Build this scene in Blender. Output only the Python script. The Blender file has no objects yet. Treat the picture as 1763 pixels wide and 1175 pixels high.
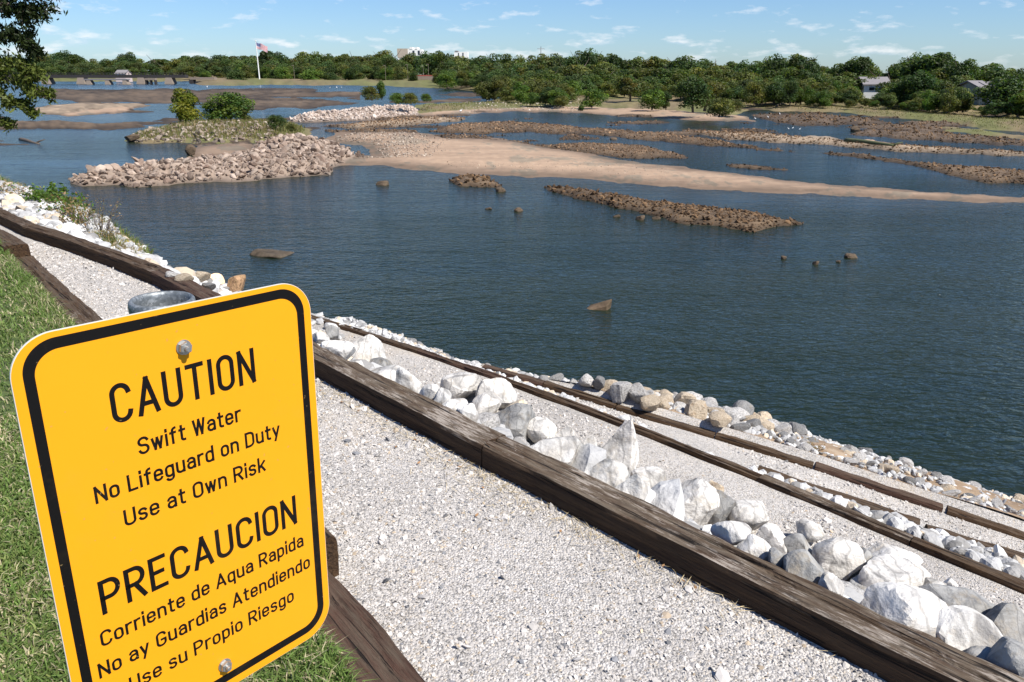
import bpy, math, random
import numpy as np
from mathutils import Vector, Matrix
R = math.radians
C = bpy.context.scene.collection
S = bpy.context.scene
rng = np.random.default_rng(7)

# ------------------------------------------------------------------ camera, sky, sun, exposure
CAMZ, F, P = 1.65, 1327.8, .3352            # eye height, focal length in photo pixels, pitch down
CX, CY = 881.5, 587.5
cam = bpy.data.objects.new('camera', bpy.data.cameras.new('camera'))
C.objects.link(cam)
cam.location = (0, 0, CAMZ); cam.rotation_euler = (math.pi / 2 - P, 0, 0)
cam.data.sensor_width = 36; cam.data.lens = F / 1763 * 36
cam.data.clip_start = .05; cam.data.clip_end = 9000
S.camera = cam
SUN = np.array([.83, -.555, 0]); SUN /= np.linalg.norm(SUN); SEL = R(52)
SUN = np.array([SUN[0] * math.cos(SEL), SUN[1] * math.cos(SEL), math.sin(SEL)])
sl = bpy.data.lights.new('sun', 'SUN'); so = bpy.data.objects.new('sun', sl); C.objects.link(so)
sl.energy = 5.0; sl.angle = R(.5); sl.color = (1, .955, .89)
so.rotation_euler = Vector(-SUN).to_track_quat('-Z', 'Y').to_euler()
S.view_settings.view_transform = 'Standard'; S.view_settings.look = 'None'
S.view_settings.exposure = 0.62; S.view_settings.gamma = 1
S.cycles.sample_clamp_direct = 4; S.cycles.sample_clamp_indirect = 4; S.cycles.max_bounces = 6; S.cycles.diffuse_bounces = 3; S.cycles.glossy_bounces = 3
S.cycles.transmission_bounces = 3; S.cycles.transparent_max_bounces = 4

W = bpy.data.worlds.new('World'); S.world = W; W.use_nodes = True
def N(t, kind, **kw):
    n = t.nodes.new(kind)
    for k, v in kw.items():
        if k in n.inputs.keys() if isinstance(k, str) else False: n.inputs[k].default_value = v
        else: setattr(n, k, v)
    return n
def math_(t, op, a, b=None, c=None, clamp=False):
    n = t.nodes.new('ShaderNodeMath'); n.operation = op; n.use_clamp = clamp
    for i, x in enumerate((a, b, c)):
        if x is None: continue
        if hasattr(x, 'is_linked') or hasattr(x, 'links'): t.links.new(x, n.inputs[i])
        else: n.inputs[i].default_value = x
    return n.outputs[0]
def mixc(t, f, a, b, blend='MIX'):
    n = t.nodes.new('ShaderNodeMix'); n.data_type = 'RGBA'; n.blend_type = blend
    for i, x in ((0, f), (6, a), (7, b)):
        if hasattr(x, 'links'): t.links.new(x, n.inputs[i])
        else: n.inputs[i].default_value = (x if not isinstance(x, tuple) else (*x[:3], 1))
    return n.outputs[2]
def ramp(t, fac, stops):
    n = t.nodes.new('ShaderNodeValToRGB'); e = n.color_ramp.elements
    while len(e) < len(stops): e.new(.5)
    for k, (p, c) in enumerate(stops):
        e[k].position = p; e[k].color = (*c, 1) if isinstance(c, tuple) else (c, c, c, 1)
    t.links.new(fac, n.inputs[0]); return n.outputs[0]
def noise(t, vec, scale, detail=4, rough=.55, out=0, dist=0):
    n = t.nodes.new('ShaderNodeTexNoise'); n.inputs['Scale'].default_value = scale
    n.inputs['Detail'].default_value = detail; n.inputs['Roughness'].default_value = rough
    n.inputs['Distortion'].default_value = dist
    if vec is not None: t.links.new(vec, n.inputs['Vector'])
    return n.outputs[out]
def mapping(t, vec, scale=(1, 1, 1), loc=(0, 0, 0), rot=(0, 0, 0)):
    n = t.nodes.new('ShaderNodeMapping'); n.inputs['Scale'].default_value = scale
    n.inputs['Location'].default_value = loc; n.inputs['Rotation'].default_value = rot
    t.links.new(vec, n.inputs['Vector']); return n.outputs[0]

def build_world():
    t = W.node_tree; bg = t.nodes['Background']; bg.inputs['Strength'].default_value = .068
    sky = t.nodes.new('ShaderNodeTexSky'); sky.sky_type = 'NISHITA'; sky.sun_disc = False
    sky.sun_elevation = SEL; sky.sun_rotation = math.atan2(SUN[0], SUN[1])
    sky.air_density = 1.0; sky.dust_density = .3; sky.ozone_density = 3.0; sky.altitude = 200
    tc = t.nodes.new('ShaderNodeTexCoord'); sep = t.nodes.new('ShaderNodeSeparateXYZ')
    t.links.new(tc.outputs['Generated'], sep.inputs[0])
    az = math_(t, 'ARCTAN2', sep.outputs[0], sep.outputs[1]); el = math_(t, 'ARCSINE', sep.outputs[2])
    def cloud(dy):
        e2 = math_(t, 'ADD', el, dy)
        cb = t.nodes.new('ShaderNodeCombineXYZ')
        t.links.new(math_(t, 'MULTIPLY', az, 16.0), cb.inputs[0])
        t.links.new(math_(t, 'MULTIPLY', e2, 54.0), cb.inputs[1])
        cb.inputs[2].default_value = 3.7
        a = noise(t, cb.outputs[0], 1.3, 8, .58, dist=.0)
        return a
    a = cloud(0.0); b = cloud(.006)
    # more cloud low over the horizon, thinning upward
    thr = ramp(t, math_(t, 'MULTIPLY', el, 9.0, clamp=True), [(0, .50), (.28, .53), (.55, .575), (1, .64)])
    dens = math_(t, 'SUBTRACT', a, thr)
    cov = math_(t, 'MULTIPLY', dens, 5.0, clamp=True)
    cov = math_(t, 'MULTIPLY', cov, ramp(t, math_(t, 'MULTIPLY', el, 20.0, clamp=True), [(0, .3), (.4, .72), (1, .72)]))
    lit = math_(t, 'MULTIPLY_ADD', math_(t, 'SUBTRACT', a, b), 9.0, .45, clamp=True)
    ccol = mixc(t, lit, (6.6, 7.9, 9.8), (10.3, 10.3, 10.6))
    # thin haze near the horizon belongs to the sky itself
    skc = mixc(t, 1.0, sky.outputs[0], (.76, .98, 1.30), 'MULTIPLY')
    t.links.new(mixc(t, cov, skc, ccol), bg.inputs[0])
build_world()

# ------------------------------------------------------------------ helpers
def ray(px, py):
    u = (np.asarray(px, float) - CX) / F; v = (np.asarray(py, float) - CY) / F
    c, s = math.cos(P), math.sin(P)
    return np.stack([u, c - v * s, -s - v * c], -1)
def at(px, py, z):                       # a photo pixel on the level z
    r = ray(px, py); t = (z - CAMZ) / r[..., 2]
    q = r * t[..., None]; q[..., 2] += CAMZ
    return q
def at_y(px, py, Y):                     # a photo pixel at forward distance Y
    r = ray(px, py); q = r * (Y / r[..., 1])[..., None]; q[..., 2] += CAMZ
    return q
def slant(p): return float(np.linalg.norm(np.asarray(p) - (0, 0, CAMZ)))

def _h(ix, iy, iz, seed):
    n = (ix * 374761393 + iy * 668265263 + iz * 2147483647 + seed * 144665) & 0xFFFFFFFF
    n = ((n ^ (n >> 13)) * 1274126177) & 0xFFFFFFFF
    return ((n ^ (n >> 16)) & 0xFFFF) / 65535.0
def vnoise(p, seed=0):
    p = np.asarray(p, float)
    if p.shape[-1] == 2: p = np.concatenate([p, np.zeros(p.shape[:-1] + (1,))], -1)
    i = np.floor(p).astype(np.int64); f = p - i; f = f * f * (3 - 2 * f)
    o = 0
    for dx in (0, 1):
        for dy in (0, 1):
            for dz in (0, 1):
                w = (f[..., 0] if dx else 1 - f[..., 0]) * (f[..., 1] if dy else 1 - f[..., 1]) * (f[..., 2] if dz else 1 - f[..., 2])
                o = o + w * _h(i[..., 0] + dx, i[..., 1] + dy, i[..., 2] + dz, seed)
    return o * 2 - 1
def fbm(p, seed=0, oct=4):
    p = np.asarray(p, float); a, s, o = 1.0, 0.0, 0
    for k in range(oct):
        o = o + a * vnoise(p * 2 ** k + 17.3 * k, seed + k); s += a; a *= .5
    return o / s

def mesh_obj(name, v, f, mat, parent=None, smooth=False, col=None, loc=None):
    """v (n,3); f (m,k) array or list of such arrays/lists"""
    me = bpy.data.meshes.new(name)
    fs = f if isinstance(f, list) else [f]
    fs = [np.asarray(a, np.int32) for a in fs if len(a)]
    nl = sum(a.size for a in fs); npoly = sum(len(a) for a in fs)
    me.vertices.add(len(v)); me.vertices.foreach_set('co', np.asarray(v, np.float32).ravel())
    me.loops.add(nl); me.loops.foreach_set('vertex_index', np.concatenate([a.ravel() for a in fs]))
    tot = np.concatenate([np.full(len(a), a.shape[1], np.int32) for a in fs])
    st = np.concatenate([[0], np.cumsum(tot)[:-1]]).astype(np.int32)
    me.polygons.add(npoly); me.polygons.foreach_set('loop_start', st); me.polygons.foreach_set('loop_total', tot)
    me.update(calc_edges=True)
    if col is not None:
        ca = me.color_attributes.new('Col', 'FLOAT_COLOR', 'POINT')
        cc = np.ones((len(v), 4), np.float32); cc[:, :3] = col; ca.data.foreach_set('color', cc.ravel())
    me.polygons.foreach_set('use_smooth', np.full(npoly, bool(smooth)))
    me.materials.append(mat); me.validate()
    o = bpy.data.objects.new(name, me); C.objects.link(o)
    if parent is not None: o.parent = parent
    if loc is not None: o.location = loc
    return o
def tag(o, label=None, cat=None, group=None, kind=None):
    if label: o['label'] = label
    if cat: o['category'] = cat
    if group: o['group'] = group
    if kind: o['kind'] = kind
    return o
def empty(name, loc=(0, 0, 0), rz=0):
    o = bpy.data.objects.new(name, None); C.objects.link(o); o.location = loc; o.rotation_euler[2] = rz
    o.empty_display_size = .2
    return o
def copy_tree(o, parent=None):
    c = o.copy(); C.objects.link(c); c.parent = parent
    for ch in list(o.children): copy_tree(ch, c)
    return c
def grid_faces(nr, nc):
    i = np.arange(nr - 1)[:, None] * nc + np.arange(nc - 1)[None]
    return np.stack([i, i + 1, i + nc + 1, i + nc], -1).reshape(-1, 4)
class MB:
    """collects simple solids into one mesh"""
    def __init__(s): s.v = []; s.q = []; s.t = []; s.n = 0
    def add(s, v, q=(), t=()):
        s.v.append(np.asarray(v, float))
        if len(q): s.q.append(np.asarray(q) + s.n)
        if len(t): s.t.append(np.asarray(t) + s.n)
        s.n += len(v); return s
    def box(s, lo, hi, M=None):
        lo, hi = np.array(lo, float), np.array(hi, float)
        v = np.array([[x, y, z] for x in (0, 1) for y in (0, 1) for z in (0, 1)]) * (hi - lo) + lo
        if M is not None: v = v @ np.asarray(M)[:3, :3].T + np.asarray(M)[:3, 3]
        return s.add(v, [[0, 1, 3, 2], [4, 6, 7, 5], [0, 4, 5, 1], [2, 3, 7, 6], [0, 2, 6, 4], [1, 5, 7, 3]])
    def tube(s, pts, rad, k=7, cap=True):
        pts = np.asarray(pts, float); rad = np.broadcast_to(np.asarray(rad, float), len(pts))
        d = np.gradient(pts, axis=0); d /= np.linalg.norm(d, axis=1)[:, None] + 1e-9
        ref = np.array([0, 0, 1.0]) if abs(d[0][2]) < .9 else np.array([1.0, 0, 0])
        V = []
        for p, t, r in zip(pts, d, rad):
            a = np.cross(t, ref); a /= np.linalg.norm(a) + 1e-9; b = np.cross(t, a)
            th = np.arange(k) / k * 2 * math.pi
            V.append(p + r * (np.cos(th)[:, None] * a + np.sin(th)[:, None] * b))
        V = np.concatenate(V); Q = []
        for i in range(len(pts) - 1):
            for j in range(k): Q.append([i * k + j, i * k + (j + 1) % k, (i + 1) * k + (j + 1) % k, (i + 1) * k + j])
        T = []
        if cap:
            V = np.concatenate([V, [pts[0]], [pts[-1]]]); n = len(V)
            for j in range(k):
                T.append([n - 2, (j + 1) % k, j]); b = (len(pts) - 1) * k; T.append([n - 1, b + j, b + (j + 1) % k])
        return s.add(V, Q, T)
    def prism(s, poly, z0, z1, M=None):
        n = len(poly); v = np.array([[x, y, z] for z in (z0, z1) for x, y in poly], float)
        if M is not None: v = v @ np.asarray(M)[:3, :3].T + np.asarray(M)[:3, 3]
        c = v.reshape(2, n, 3).mean(1); v = np.concatenate([v, c])
        q = [[i, (i + 1) % n, n + (i + 1) % n, n + i] for i in range(n)]
        t = [[2 * n, (i + 1) % n, i] for i in range(n)] + [[2 * n + 1, n + i, n + (i + 1) % n] for i in range(n)]
        return s.add(v, q, t)
    def build(s, name, mat, parent=None, smooth=False, loc=None):
        fs = []
        if s.q: fs.append(np.concatenate(s.q))
        if s.t: fs.append(np.concatenate(s.t))
        return mesh_obj(name, np.concatenate(s.v), fs, mat, parent, smooth, loc=loc)

# ------------------------------------------------------------------ materials
def new_mat(name):
    m = bpy.data.materials.new(name); m.use_nodes = True
    t = m.node_tree; b = t.nodes['Principled BSDF']; return m, t, b
def coords(t, what='Object'):
    return t.nodes.new('ShaderNodeTexCoord').outputs[what]
def position(t): return t.nodes.new('ShaderNodeNewGeometry').outputs['Position']
def bump(t, b, h, strength=.5, dist=.01):
    n = t.nodes.new('ShaderNodeBump'); n.inputs['Strength'].default_value = strength; n.inputs['Distance'].default_value = dist
    t.links.new(h, n.inputs['Height']); t.links.new(n.outputs[0], b.inputs['Normal'])
def attr(t, name='Col'):
    n = t.nodes.new('ShaderNodeAttribute'); n.attribute_name = name; return n.outputs['Color']
def plain(name, col, rough=.6, metal=0, var=.15, scale=30):
    m, t, b = new_mat(name); n = noise(t, coords(t), scale, 3)
    c = mixc(t, n, tuple(x * (1 - var) for x in col), tuple(min(1, x * (1 + var)) for x in col))
    t.links.new(c, b.inputs['Base Color']); b.inputs['Roughness'].default_value = rough; b.inputs['Metallic'].default_value = metal
    return m
def vcol_mat(name, rough=.85, nscale=8, namp=.25, bumpd=.0, spec=.3):
    m, t, b = new_mat(name); p = position(t); n = noise(t, p, nscale, 5)
    k = math_(t, 'MULTIPLY_ADD', n, 2 * namp, 1 - namp)
    cb = t.nodes.new('ShaderNodeCombineColor')
    for i in range(3): t.links.new(k, cb.inputs[i])
    t.links.new(mixc(t, 1.0, attr(t), cb.outputs[0], 'MULTIPLY'), b.inputs['Base Color'])
    b.inputs['Roughness'].default_value = rough; b.inputs['Specular IOR Level'].default_value = spec
    if bumpd: bump(t, b, noise(t, p, nscale * 2.5, 6), .7, bumpd)
    return m
def gravel_mat():
    m, t, b = new_mat('gravel'); p = position(t)
    v = t.nodes.new('ShaderNodeTexVoronoi'); v.inputs['Scale'].default_value = 120; t.links.new(p, v.inputs['Vector'])
    sp = t.nodes.new('ShaderNodeSeparateColor'); t.links.new(v.outputs['Color'], sp.inputs[0])
    c = ramp(t, sp.outputs[0], [(0, (.24, .225, .205)), (.25, (.38, .355, .325)), (.6, (.48, .45, .415)), (.85, (.55, .52, .485)), (1, (.46, .39, .30))])
    big = ramp(t, noise(t, p, 1.6, 5), [(.3, .82), (.7, 1.08)])
    c = mixc(t, 1.0, c, big, 'MULTIPLY')
    dirt = ramp(t, noise(t, p, .9, 6, .6, dist=.6), [(.56, 0.0), (.72, .55)])
    c = mixc(t, dirt, c, (.42, .33, .22))
    t.links.new(c, b.inputs['Base Color']); b.inputs['Roughness'].default_value = .95; b.inputs['Specular IOR Level'].default_value = .2
    h = math_(t, 'SUBTRACT', 1.0, v.outputs['Distance']); bump(t, b, h, .9, .008)
    return m
def soil_mat():
    m, t, b = new_mat('soil'); p = position(t)
    c = ramp(t, noise(t, p, 3, 7, .65), [(.3, (.16, .105, .06)), (.55, (.30, .21, .13)), (.75, (.42, .33, .23))])
    t.links.new(c, b.inputs['Base Color']); b.inputs['Roughness'].default_value = .95; bump(t, b, noise(t, p, 30, 6), .8, .02)
    return m
def lawn_mat():
    m, t, b = new_mat('turf_soil'); p = position(t)
    c = ramp(t, noise(t, p, 6, 7, .65), [(.3, (.035, .055, .014)), (.55, (.07, .10, .025)), (.75, (.15, .15, .055))])
    t.links.new(c, b.inputs['Base Color']); b.inputs['Roughness'].default_value = .95; bump(t, b, noise(t, p, 60, 6), 1, .02)
    return m
def wood_mat(name, dark=(.018, .011, .008), mid=(.062, .036, .017), pale=(.22, .18, .145), wear=.63):
    m, t, b = new_mat(name); oc = coords(t)
    g = noise(t, mapping(t, oc, (2.2, 30, 30)), 1.6, 8, .62, dist=.35)
    c = ramp(t, g, [(.30, dark), (.52, mid), (.75, tuple(x * 1.5 for x in mid))])
    red = noise(t, oc, 2.3, 3); c = mixc(t, math_(t, 'MULTIPLY', red, .35), c, (.075, .036, .021))
    ge = t.nodes.new('ShaderNodeNewGeometry'); sx = t.nodes.new('ShaderNodeSeparateXYZ'); t.links.new(ge.outputs['Normal'], sx.inputs[0])
    up = math_(t, 'MULTIPLY_ADD', sx.outputs[2], 1.6, -.5, clamp=True)       # weather bleaches only what faces up
    w1 = noise(t, mapping(t, oc, (5, 42, 42)), 2.2, 9, .78, dist=.3); w0 = noise(t, oc, 1.7, 3)
    w = math_(t, 'ADD', math_(t, 'MULTIPLY', w1, .62), math_(t, 'MULTIPLY', w0, .42))
    w = ramp(t, w, [(wear - .05, 0.0), (wear + .03, .85)])
    c = mixc(t, math_(t, 'MULTIPLY', w, up), c, pale)
    gy = ramp(t, noise(t, mapping(t, oc, (3, 20, 20)), 1.7, 8, .7), [(.38, 0.0), (.62, .75)])
    c = mixc(t, math_(t, 'MULTIPLY', gy, up), c, tuple(x * k_ for x, k_ in zip(pale, (.46, .43, .37))))
    c = mixc(t, math_(t, 'MULTIPLY', w, up), c, pale)
    ck = ramp(t, noise(t, mapping(t, oc, (.9, 34, 34)), 1.6, 3, .5, dist=.5), [(.33, 1.0), (.39, 0.0)])       # long drying checks
    c = mixc(t, math_(t, 'MULTIPLY', ck, .85), c, (.008, .006, .005))
    t.links.new(c, b.inputs['Base Color']); b.inputs['Roughness'].default_value = .85; b.inputs['Specular IOR Level'].default_value = .2
    h = math_(t, 'ADD', g, math_(t, 'MULTIPLY', noise(t, mapping(t, oc, (1.2, 60, 60)), 1.0, 4, .7), .8)); h = math_(t, 'SUBTRACT', h, math_(t, 'MULTIPLY', ck, 1.2))
    bump(t, b, h, 1.0, .016)
    return m
def rock_mat(name, a, bcol, c3, vein=.5, sc=9):
    m, t, b = new_mat(name); oc = coords(t)
    oi = t.nodes.new('ShaderNodeObjectInfo'); 
    off = t.nodes.new('ShaderNodeVectorMath'); off.operation = 'ADD'
    cx = t.nodes.new('ShaderNodeCombineXYZ'); t.links.new(math_(t, 'MULTIPLY', oi.outputs['Random'], 50), cx.inputs[0])
    t.links.new(oc, off.inputs[0]); t.links.new(cx.outputs[0], off.inputs[1]); v = off.outputs[0]
    n = noise(t, v, sc, 7, .6, dist=.6)
    c = ramp(t, n, [(.33, a), (.47, tuple(x * .82 for x in bcol)), (.56, bcol), (.72, tuple(min(.95, x * 1.1) for x in bcol))])
    w = t.nodes.new('ShaderNodeTexWave'); w.inputs['Scale'].default_value = sc * .55; w.inputs['Distortion'].default_value = 7
    w.inputs['Detail'].default_value = 5; w.inputs['Detail Scale'].default_value = 1.3; t.links.new(v, w.inputs['Vector'])
    ve = ramp(t, w.outputs['Fac'], [(0, 1.0), (.10, 0.0)])
    c = mixc(t, math_(t, 'MULTIPLY', ve, vein), c, a)
    st = ramp(t, noise(t, v, sc * .35, 4), [(.58, 0.0), (.72, .65)])
    c = mixc(t, st, c, c3)
    dirt = ramp(t, noise(t, v, sc * 1.7, 9, .75), [(.52, 0.0), (.66, .55)]); c = mixc(t, dirt, c, tuple(x * .8 for x in c3))
    c = mixc(t, 1.0, c, oi.outputs['Color'], 'MULTIPLY')
    t.links.new(c, b.inputs['Base Color']); b.inputs['Roughness'].default_value = .85; b.inputs['Specular IOR Level'].default_value = .25
    bump(t, b, math_(t, 'ADD', noise(t, v, sc * 2.5, 8, .65), math_(t, 'MULTIPLY', n, 1.5)), .75, .02)
    return m
def leaf_mat(name, trans=.35):
    m, t, b = new_mat(name); oi = t.nodes.new('ShaderNodeObjectInfo')
    c = mixc(t, 1.0, attr(t), oi.outputs['Color'], 'MULTIPLY')
    t.links.new(c, b.inputs['Base Color']); b.inputs['Roughness'].default_value = .55; b.inputs['Specular IOR Level'].default_value = .25
    if trans:
        tr = t.nodes.new('ShaderNodeBsdfTranslucent'); mx = t.nodes.new('ShaderNodeMixShader'); mx.inputs[0].default_value = trans
        c2 = mixc(t, 1.0, c, (1.15, 1.3, .45), 'MULTIPLY'); t.links.new(c2, tr.inputs[0])
        t.links.new(b.outputs[0], mx.inputs[1]); t.links.new(tr.outputs[0], mx.inputs[2])
        t.links.new(mx.outputs[0], t.nodes['Material Output'].inputs[0])
    return m
def water_mat():
    m, t, b = new_mat('river_water'); p = position(t)
    ds = t.nodes.new('ShaderNodeVectorMath'); ds.operation = 'LENGTH'; t.links.new(p, ds.inputs[0])
    w1 = noise(t, mapping(t, p, (1.0, 2.1, 1), rot=(0, 0, R(-24))), 3.6, 2.5, .5, dist=.5)
    w2 = noise(t, mapping(t, p, (.55, 1.5, 1), rot=(0, 0, R(-12))), .8, 2.5, .5, dist=.5)
    h = math_(t, 'ADD', w1, math_(t, 'MULTIPLY', w2, 1.3))
    gust = ramp(t, noise(t, mapping(t, p, (.35, 1.1, 1), rot=(0, 0, R(-10))), .10, 5, .6), [(.3, .25), (.65, 1.0)])
    n = t.nodes.new('ShaderNodeBump'); n.inputs['Distance'].default_value = .12
    t.links.new(gust, n.inputs['Strength']); t.links.new(h, n.inputs['Height']); t.links.new(n.outputs[0], b.inputs['Normal'])
    silt = noise(t, mapping(t, p, (.3, 1, 1), rot=(0, 0, R(-14))), .16, 4)
    c = ramp(t, silt, [(.3, (.008, .015, .008)), (.7, (.018, .024, .012))])
    t.links.new(c, b.inputs['Base Color']); b.inputs['Roughness'].default_value = .15; b.inputs['IOR'].default_value = 1.333
    return m
def paint_mat(name, col, rough=.35):
    m, t, b = new_mat(name); oc = coords(t)
    n = noise(t, oc, 14, 5); c = mixc(t, n, tuple(x * .96 for x in col), tuple(min(1, x * 1.03) for x in col))
    sp = ramp(t, noise(t, oc, 150, 2), [(.70, 0.0), (.74, .8)])
    gr = ramp(t, noise(t, oc, 9, 7, .7), [(.55, 0.0), (.8, .10)])
    c = mixc(t, math_(t, 'MAXIMUM', math_(t, 'MULTIPLY', sp, .6), gr), c, (.30, .2, .08))
    t.links.new(c, b.inputs['Base Color']); b.inputs['Roughness'].default_value = rough; b.inputs['Specular IOR Level'].default_value = .22
    return m
M = {}
M['gravel'] = gravel_mat(); M['soil'] = soil_mat(); M['turf'] = lawn_mat()
M['stones'] = vcol_mat('gravel_stones', .9, 60, .12)
M['rubble'] = vcol_mat('rubble_stones', .9, 7, .3, .03)
M['terrain'] = vcol_mat('river_ground', .92, 1.3, .28, .05)
M['wood'] = wood_mat('creosoted_timber')
M['wood_worn'] = wood_mat('worn_timber', mid=(.066, .042, .024), pale=(.36, .31, .26), wear=.59)
M['wood_red'] = wood_mat('red_brown_timber', dark=(.022, .011, .008), mid=(.070, .037, .025), wear=.70)
M['limestone'] = rock_mat('white_limestone', (.21, .20, .19), (.60, .575, .54), (.46, .39, .30), .6, 7)
M['greystone'] = rock_mat('grey_limestone', (.135, .135, .135), (.30, .295, .285), (.34, .28, .2), .6, 8)
M['ochre'] = rock_mat('ochre_limestone', (.34, .25, .17), (.58, .485, .36), (.50, .34, .20), .5, 7)
M['riverstone'] = rock_mat('brown_river_stone', (.06, .045, .03), (.15, .115, .08), (.10, .09, .05), .3, 3)
M['leaf'] = leaf_mat('leaves', .4); M['leaf_near'] = leaf_mat('near_leaves', .35)
M['bark'] = plain('bark', (.10, .075, .055), .9, 0, .4, 12)
M['grass'] = leaf_mat('grass_blades', .3)
M['water'] = water_mat()
M['yellow'] = paint_mat('yellow_sheeting', (.78, .315, .007), .5); M['black'] = paint_mat('black_ink', (.0035, .003, .003), .5)
M['zinc'] = plain('zinc_plated_steel', (.36, .36, .35), .42, .75, .25, 220)
M['alu'] = plain('sheet_edge', (.75, .72, .66), .4, .3)

# ------------------------------------------------------------------ the near bank: a shelf of terraces running along e_u, falling along e_n
EU = np.array([.7033, -.7109]); EN = np.array([.7109, .7033]); ZW = -3.85
def un(q): q = np.asarray(q)[..., :2]; return np.stack([q @ EU, q @ EN], -1)
def xy(u, n): return np.asarray(u)[..., None] * EU + np.asarray(n)[..., None] * EN
def line(px, z):
    a = np.array(px, float); z = np.broadcast_to(z, len(a)); q = np.array([un(at(a[i, 0], a[i, 1], z[i])) for i in range(len(a))])
    o = np.argsort(q[:, 0]); return q[o, 0], q[o, 1], np.array(z)[o]
T1F = line([(62, 420), (100, 426), (167, 447.8), (240, 480), (281.7, 502), (542.8, 645.5), (639.8, 703), (747, 764.3), (851, 815), (991.5, 894), (1100, 947), (1221, 1014), (1355, 1084), (1473.4, 1144.7)], 0.)
INN = line([(51, 419), (91.8, 450)], .27)
INN2 = line([(133.5, 507), (181, 550), (565, 905)], .17)
INN3 = line([(572, 987), (605, 1023), (650, 1064), (745, 1175)], .07)
T2B = line([(354, 492), (408, 506), (537.5, 539), (629, 566), (726, 599), (886, 646), (1000, 693), (1127.6, 743), (1314, 815.7), (1400, 849), (1580, 917), (1763, 990)], -1.05)
T3B = line([(840.5, 626), (949.4, 653), (1000, 665), (1100, 690.7), (1237, 743), (1400, 790), (1631, 864.7), (1763, 901.7)], [-1.12, -1.17, -1.2, -1.27, -1.36, -1.47, -1.65, -1.75])
T2C = line([(1310, 801), (1363, 822), (1465, 857), (1585, 894), (1763, 949)], [-1.12, -1.15, -1.2, -1.26, -1.36])
def lerp(L, u, k=1):
    x, y = L[0], L[k]
    if k == 1:                                    # carry the line's own direction on past its ends
        s0 = np.clip((y[1] - y[0]) / (x[1] - x[0] + 1e-9), -.1, .1); s1 = 0
        o = np.interp(u, x, y); return np.where(u < x[0], y[0] + (u - x[0]) * s0 * .3, o)
    return np.interp(u, x, y)
nT1 = lambda u: np.interp(u, T1F[0], T1F[1])
iu = np.concatenate([INN[0], INN2[0], INN3[0]]); inn = np.concatenate([INN[1], INN2[1], INN3[1]]); io = np.argsort(iu)
n3k = np.polyfit(INN3[0], INN3[1], 1); n2k = np.polyfit(INN2[0], INN2[1], 1)
UB = float(un(at(569, 950, .11))[0])               # the lawn edging steps down here
nIN = lambda u: np.where(u > UB, np.polyval(n3k, np.clip(u, -3, 1.5)), np.where(u > INN2[0][0], np.polyval(n2k, np.minimum(u, UB)), np.interp(u, iu[io], inn[io])))
def smooth_line(L, deg):
    k = np.polyfit(L[0], L[1], deg); return (L[0], np.polyval(k, L[0]), L[2])
T2B = smooth_line(T2B, 2); k3 = np.polyfit(T3B[0], T3B[1], 2); T3B = smooth_line(T3B, 2); T1F = smooth_line(T1F, 4)
nT2 = lambda u: np.interp(u, T2B[0], T2B[1]) - .15
def nT3(u): return np.maximum(np.where(u < T3B[0][0], T3B[1][0], np.polyval(k3, np.minimum(u, .2)) + np.maximum(np.asarray(u) - .2, 0) * .25), nT2(u) + .30)
zT3 = lambda u: np.interp(u, T3B[0], T3B[2]) - .22 * np.maximum(np.asarray(u) - T3B[0][-1], 0)
U2C = T2C[0][0]
def n2C(u): return np.where(u < U2C, nT2(u) + .2, np.maximum(np.interp(u, T2C[0], T2C[1]), nT2(u) + .2))
zLN = lambda u: np.interp(u, [-40, -10, -7.8, -7.4, -2.4, -1.9, 6], [.5, .30, .27, .17, .13, .06, .03])
def stations(u):
    a, f1, f2, b3, c2 = nIN(u), nT1(u), nT2(u), nT3(u), n2C(u)
    wr = np.clip((u - U2C) / .6, 0, 1)            # the retained strip of stones exists only on the right
    z3 = zT3(u) - .045; zc = np.interp(u, T2C[0], T2C[2])
    zl = zLN(u)
    n = np.stack([a * 0 - 9, a - 2.5, a - .14, a - .02, f1 + .02, f1 + .15, f1 + .3, f2 - 1.0, f2 - .85, f2 + .02, f2 + .15,
                  c2 - .10, c2, b3 - .13, b3 + .02, b3 + 1.25, b3 + 1.75, b3 + 5.0, b3 + 12], -1)
    one = np.ones_like(u)
    z = np.stack([zl + .05, zl + .02, zl - .015, 0 * one, 0 * one, .04 * one, -.06 * one, -1.05 * one, -1.09 * one, -1.09 * one, -1.09 * one,
                  (zc - .05) * wr + (-1.13 + (z3 + 1.13) * .25) * (1 - wr), (z3 - .02) * wr + (z3 * .3 - 1.13 * .7) * (1 - wr), z3, z3 + .07, z3 - .38, z3 - .62, -4.6 * one, -7.5 * one], -1)
    wq = np.clip((-4.2 - u) / 1.6, 0, 1)                                                                        # beside the first timbers the shore drops at once
    for k_, d_ in ((13, .10), (14, .16), (15, .75), (16, .75)): z[..., k_] -= d_ * wq
    wl = np.clip((-8.0 - u) / 1.0, 0, 1)[..., None]; ix = np.array([7, 8, 9, 10, 11, 12, 13, 14, 15, 16])   # past the end of the middle path the bank just falls away
    zl_ = np.array([-.62, -.68, -.95, -1.15, -1.22, -1.30, -1.8, -2.0, -3.3, -3.9]); z[..., ix] = z[..., ix] * (1 - wl) + zl_ * wl
    w2 = np.clip((-8.8 - u) / 1.7, 0, 1)[..., None]; ix = np.arange(6, 17)                                       # far left: a flat stony shoulder before the drop
    zl_ = np.array([.03, -.02, -.16, -1.0, -1.2, -1.3, -1.4, -2.0, -2.3, -3.6, -4.2]); z[..., ix] = z[..., ix] * (1 - w2) + zl_ * w2
    return n, z
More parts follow.
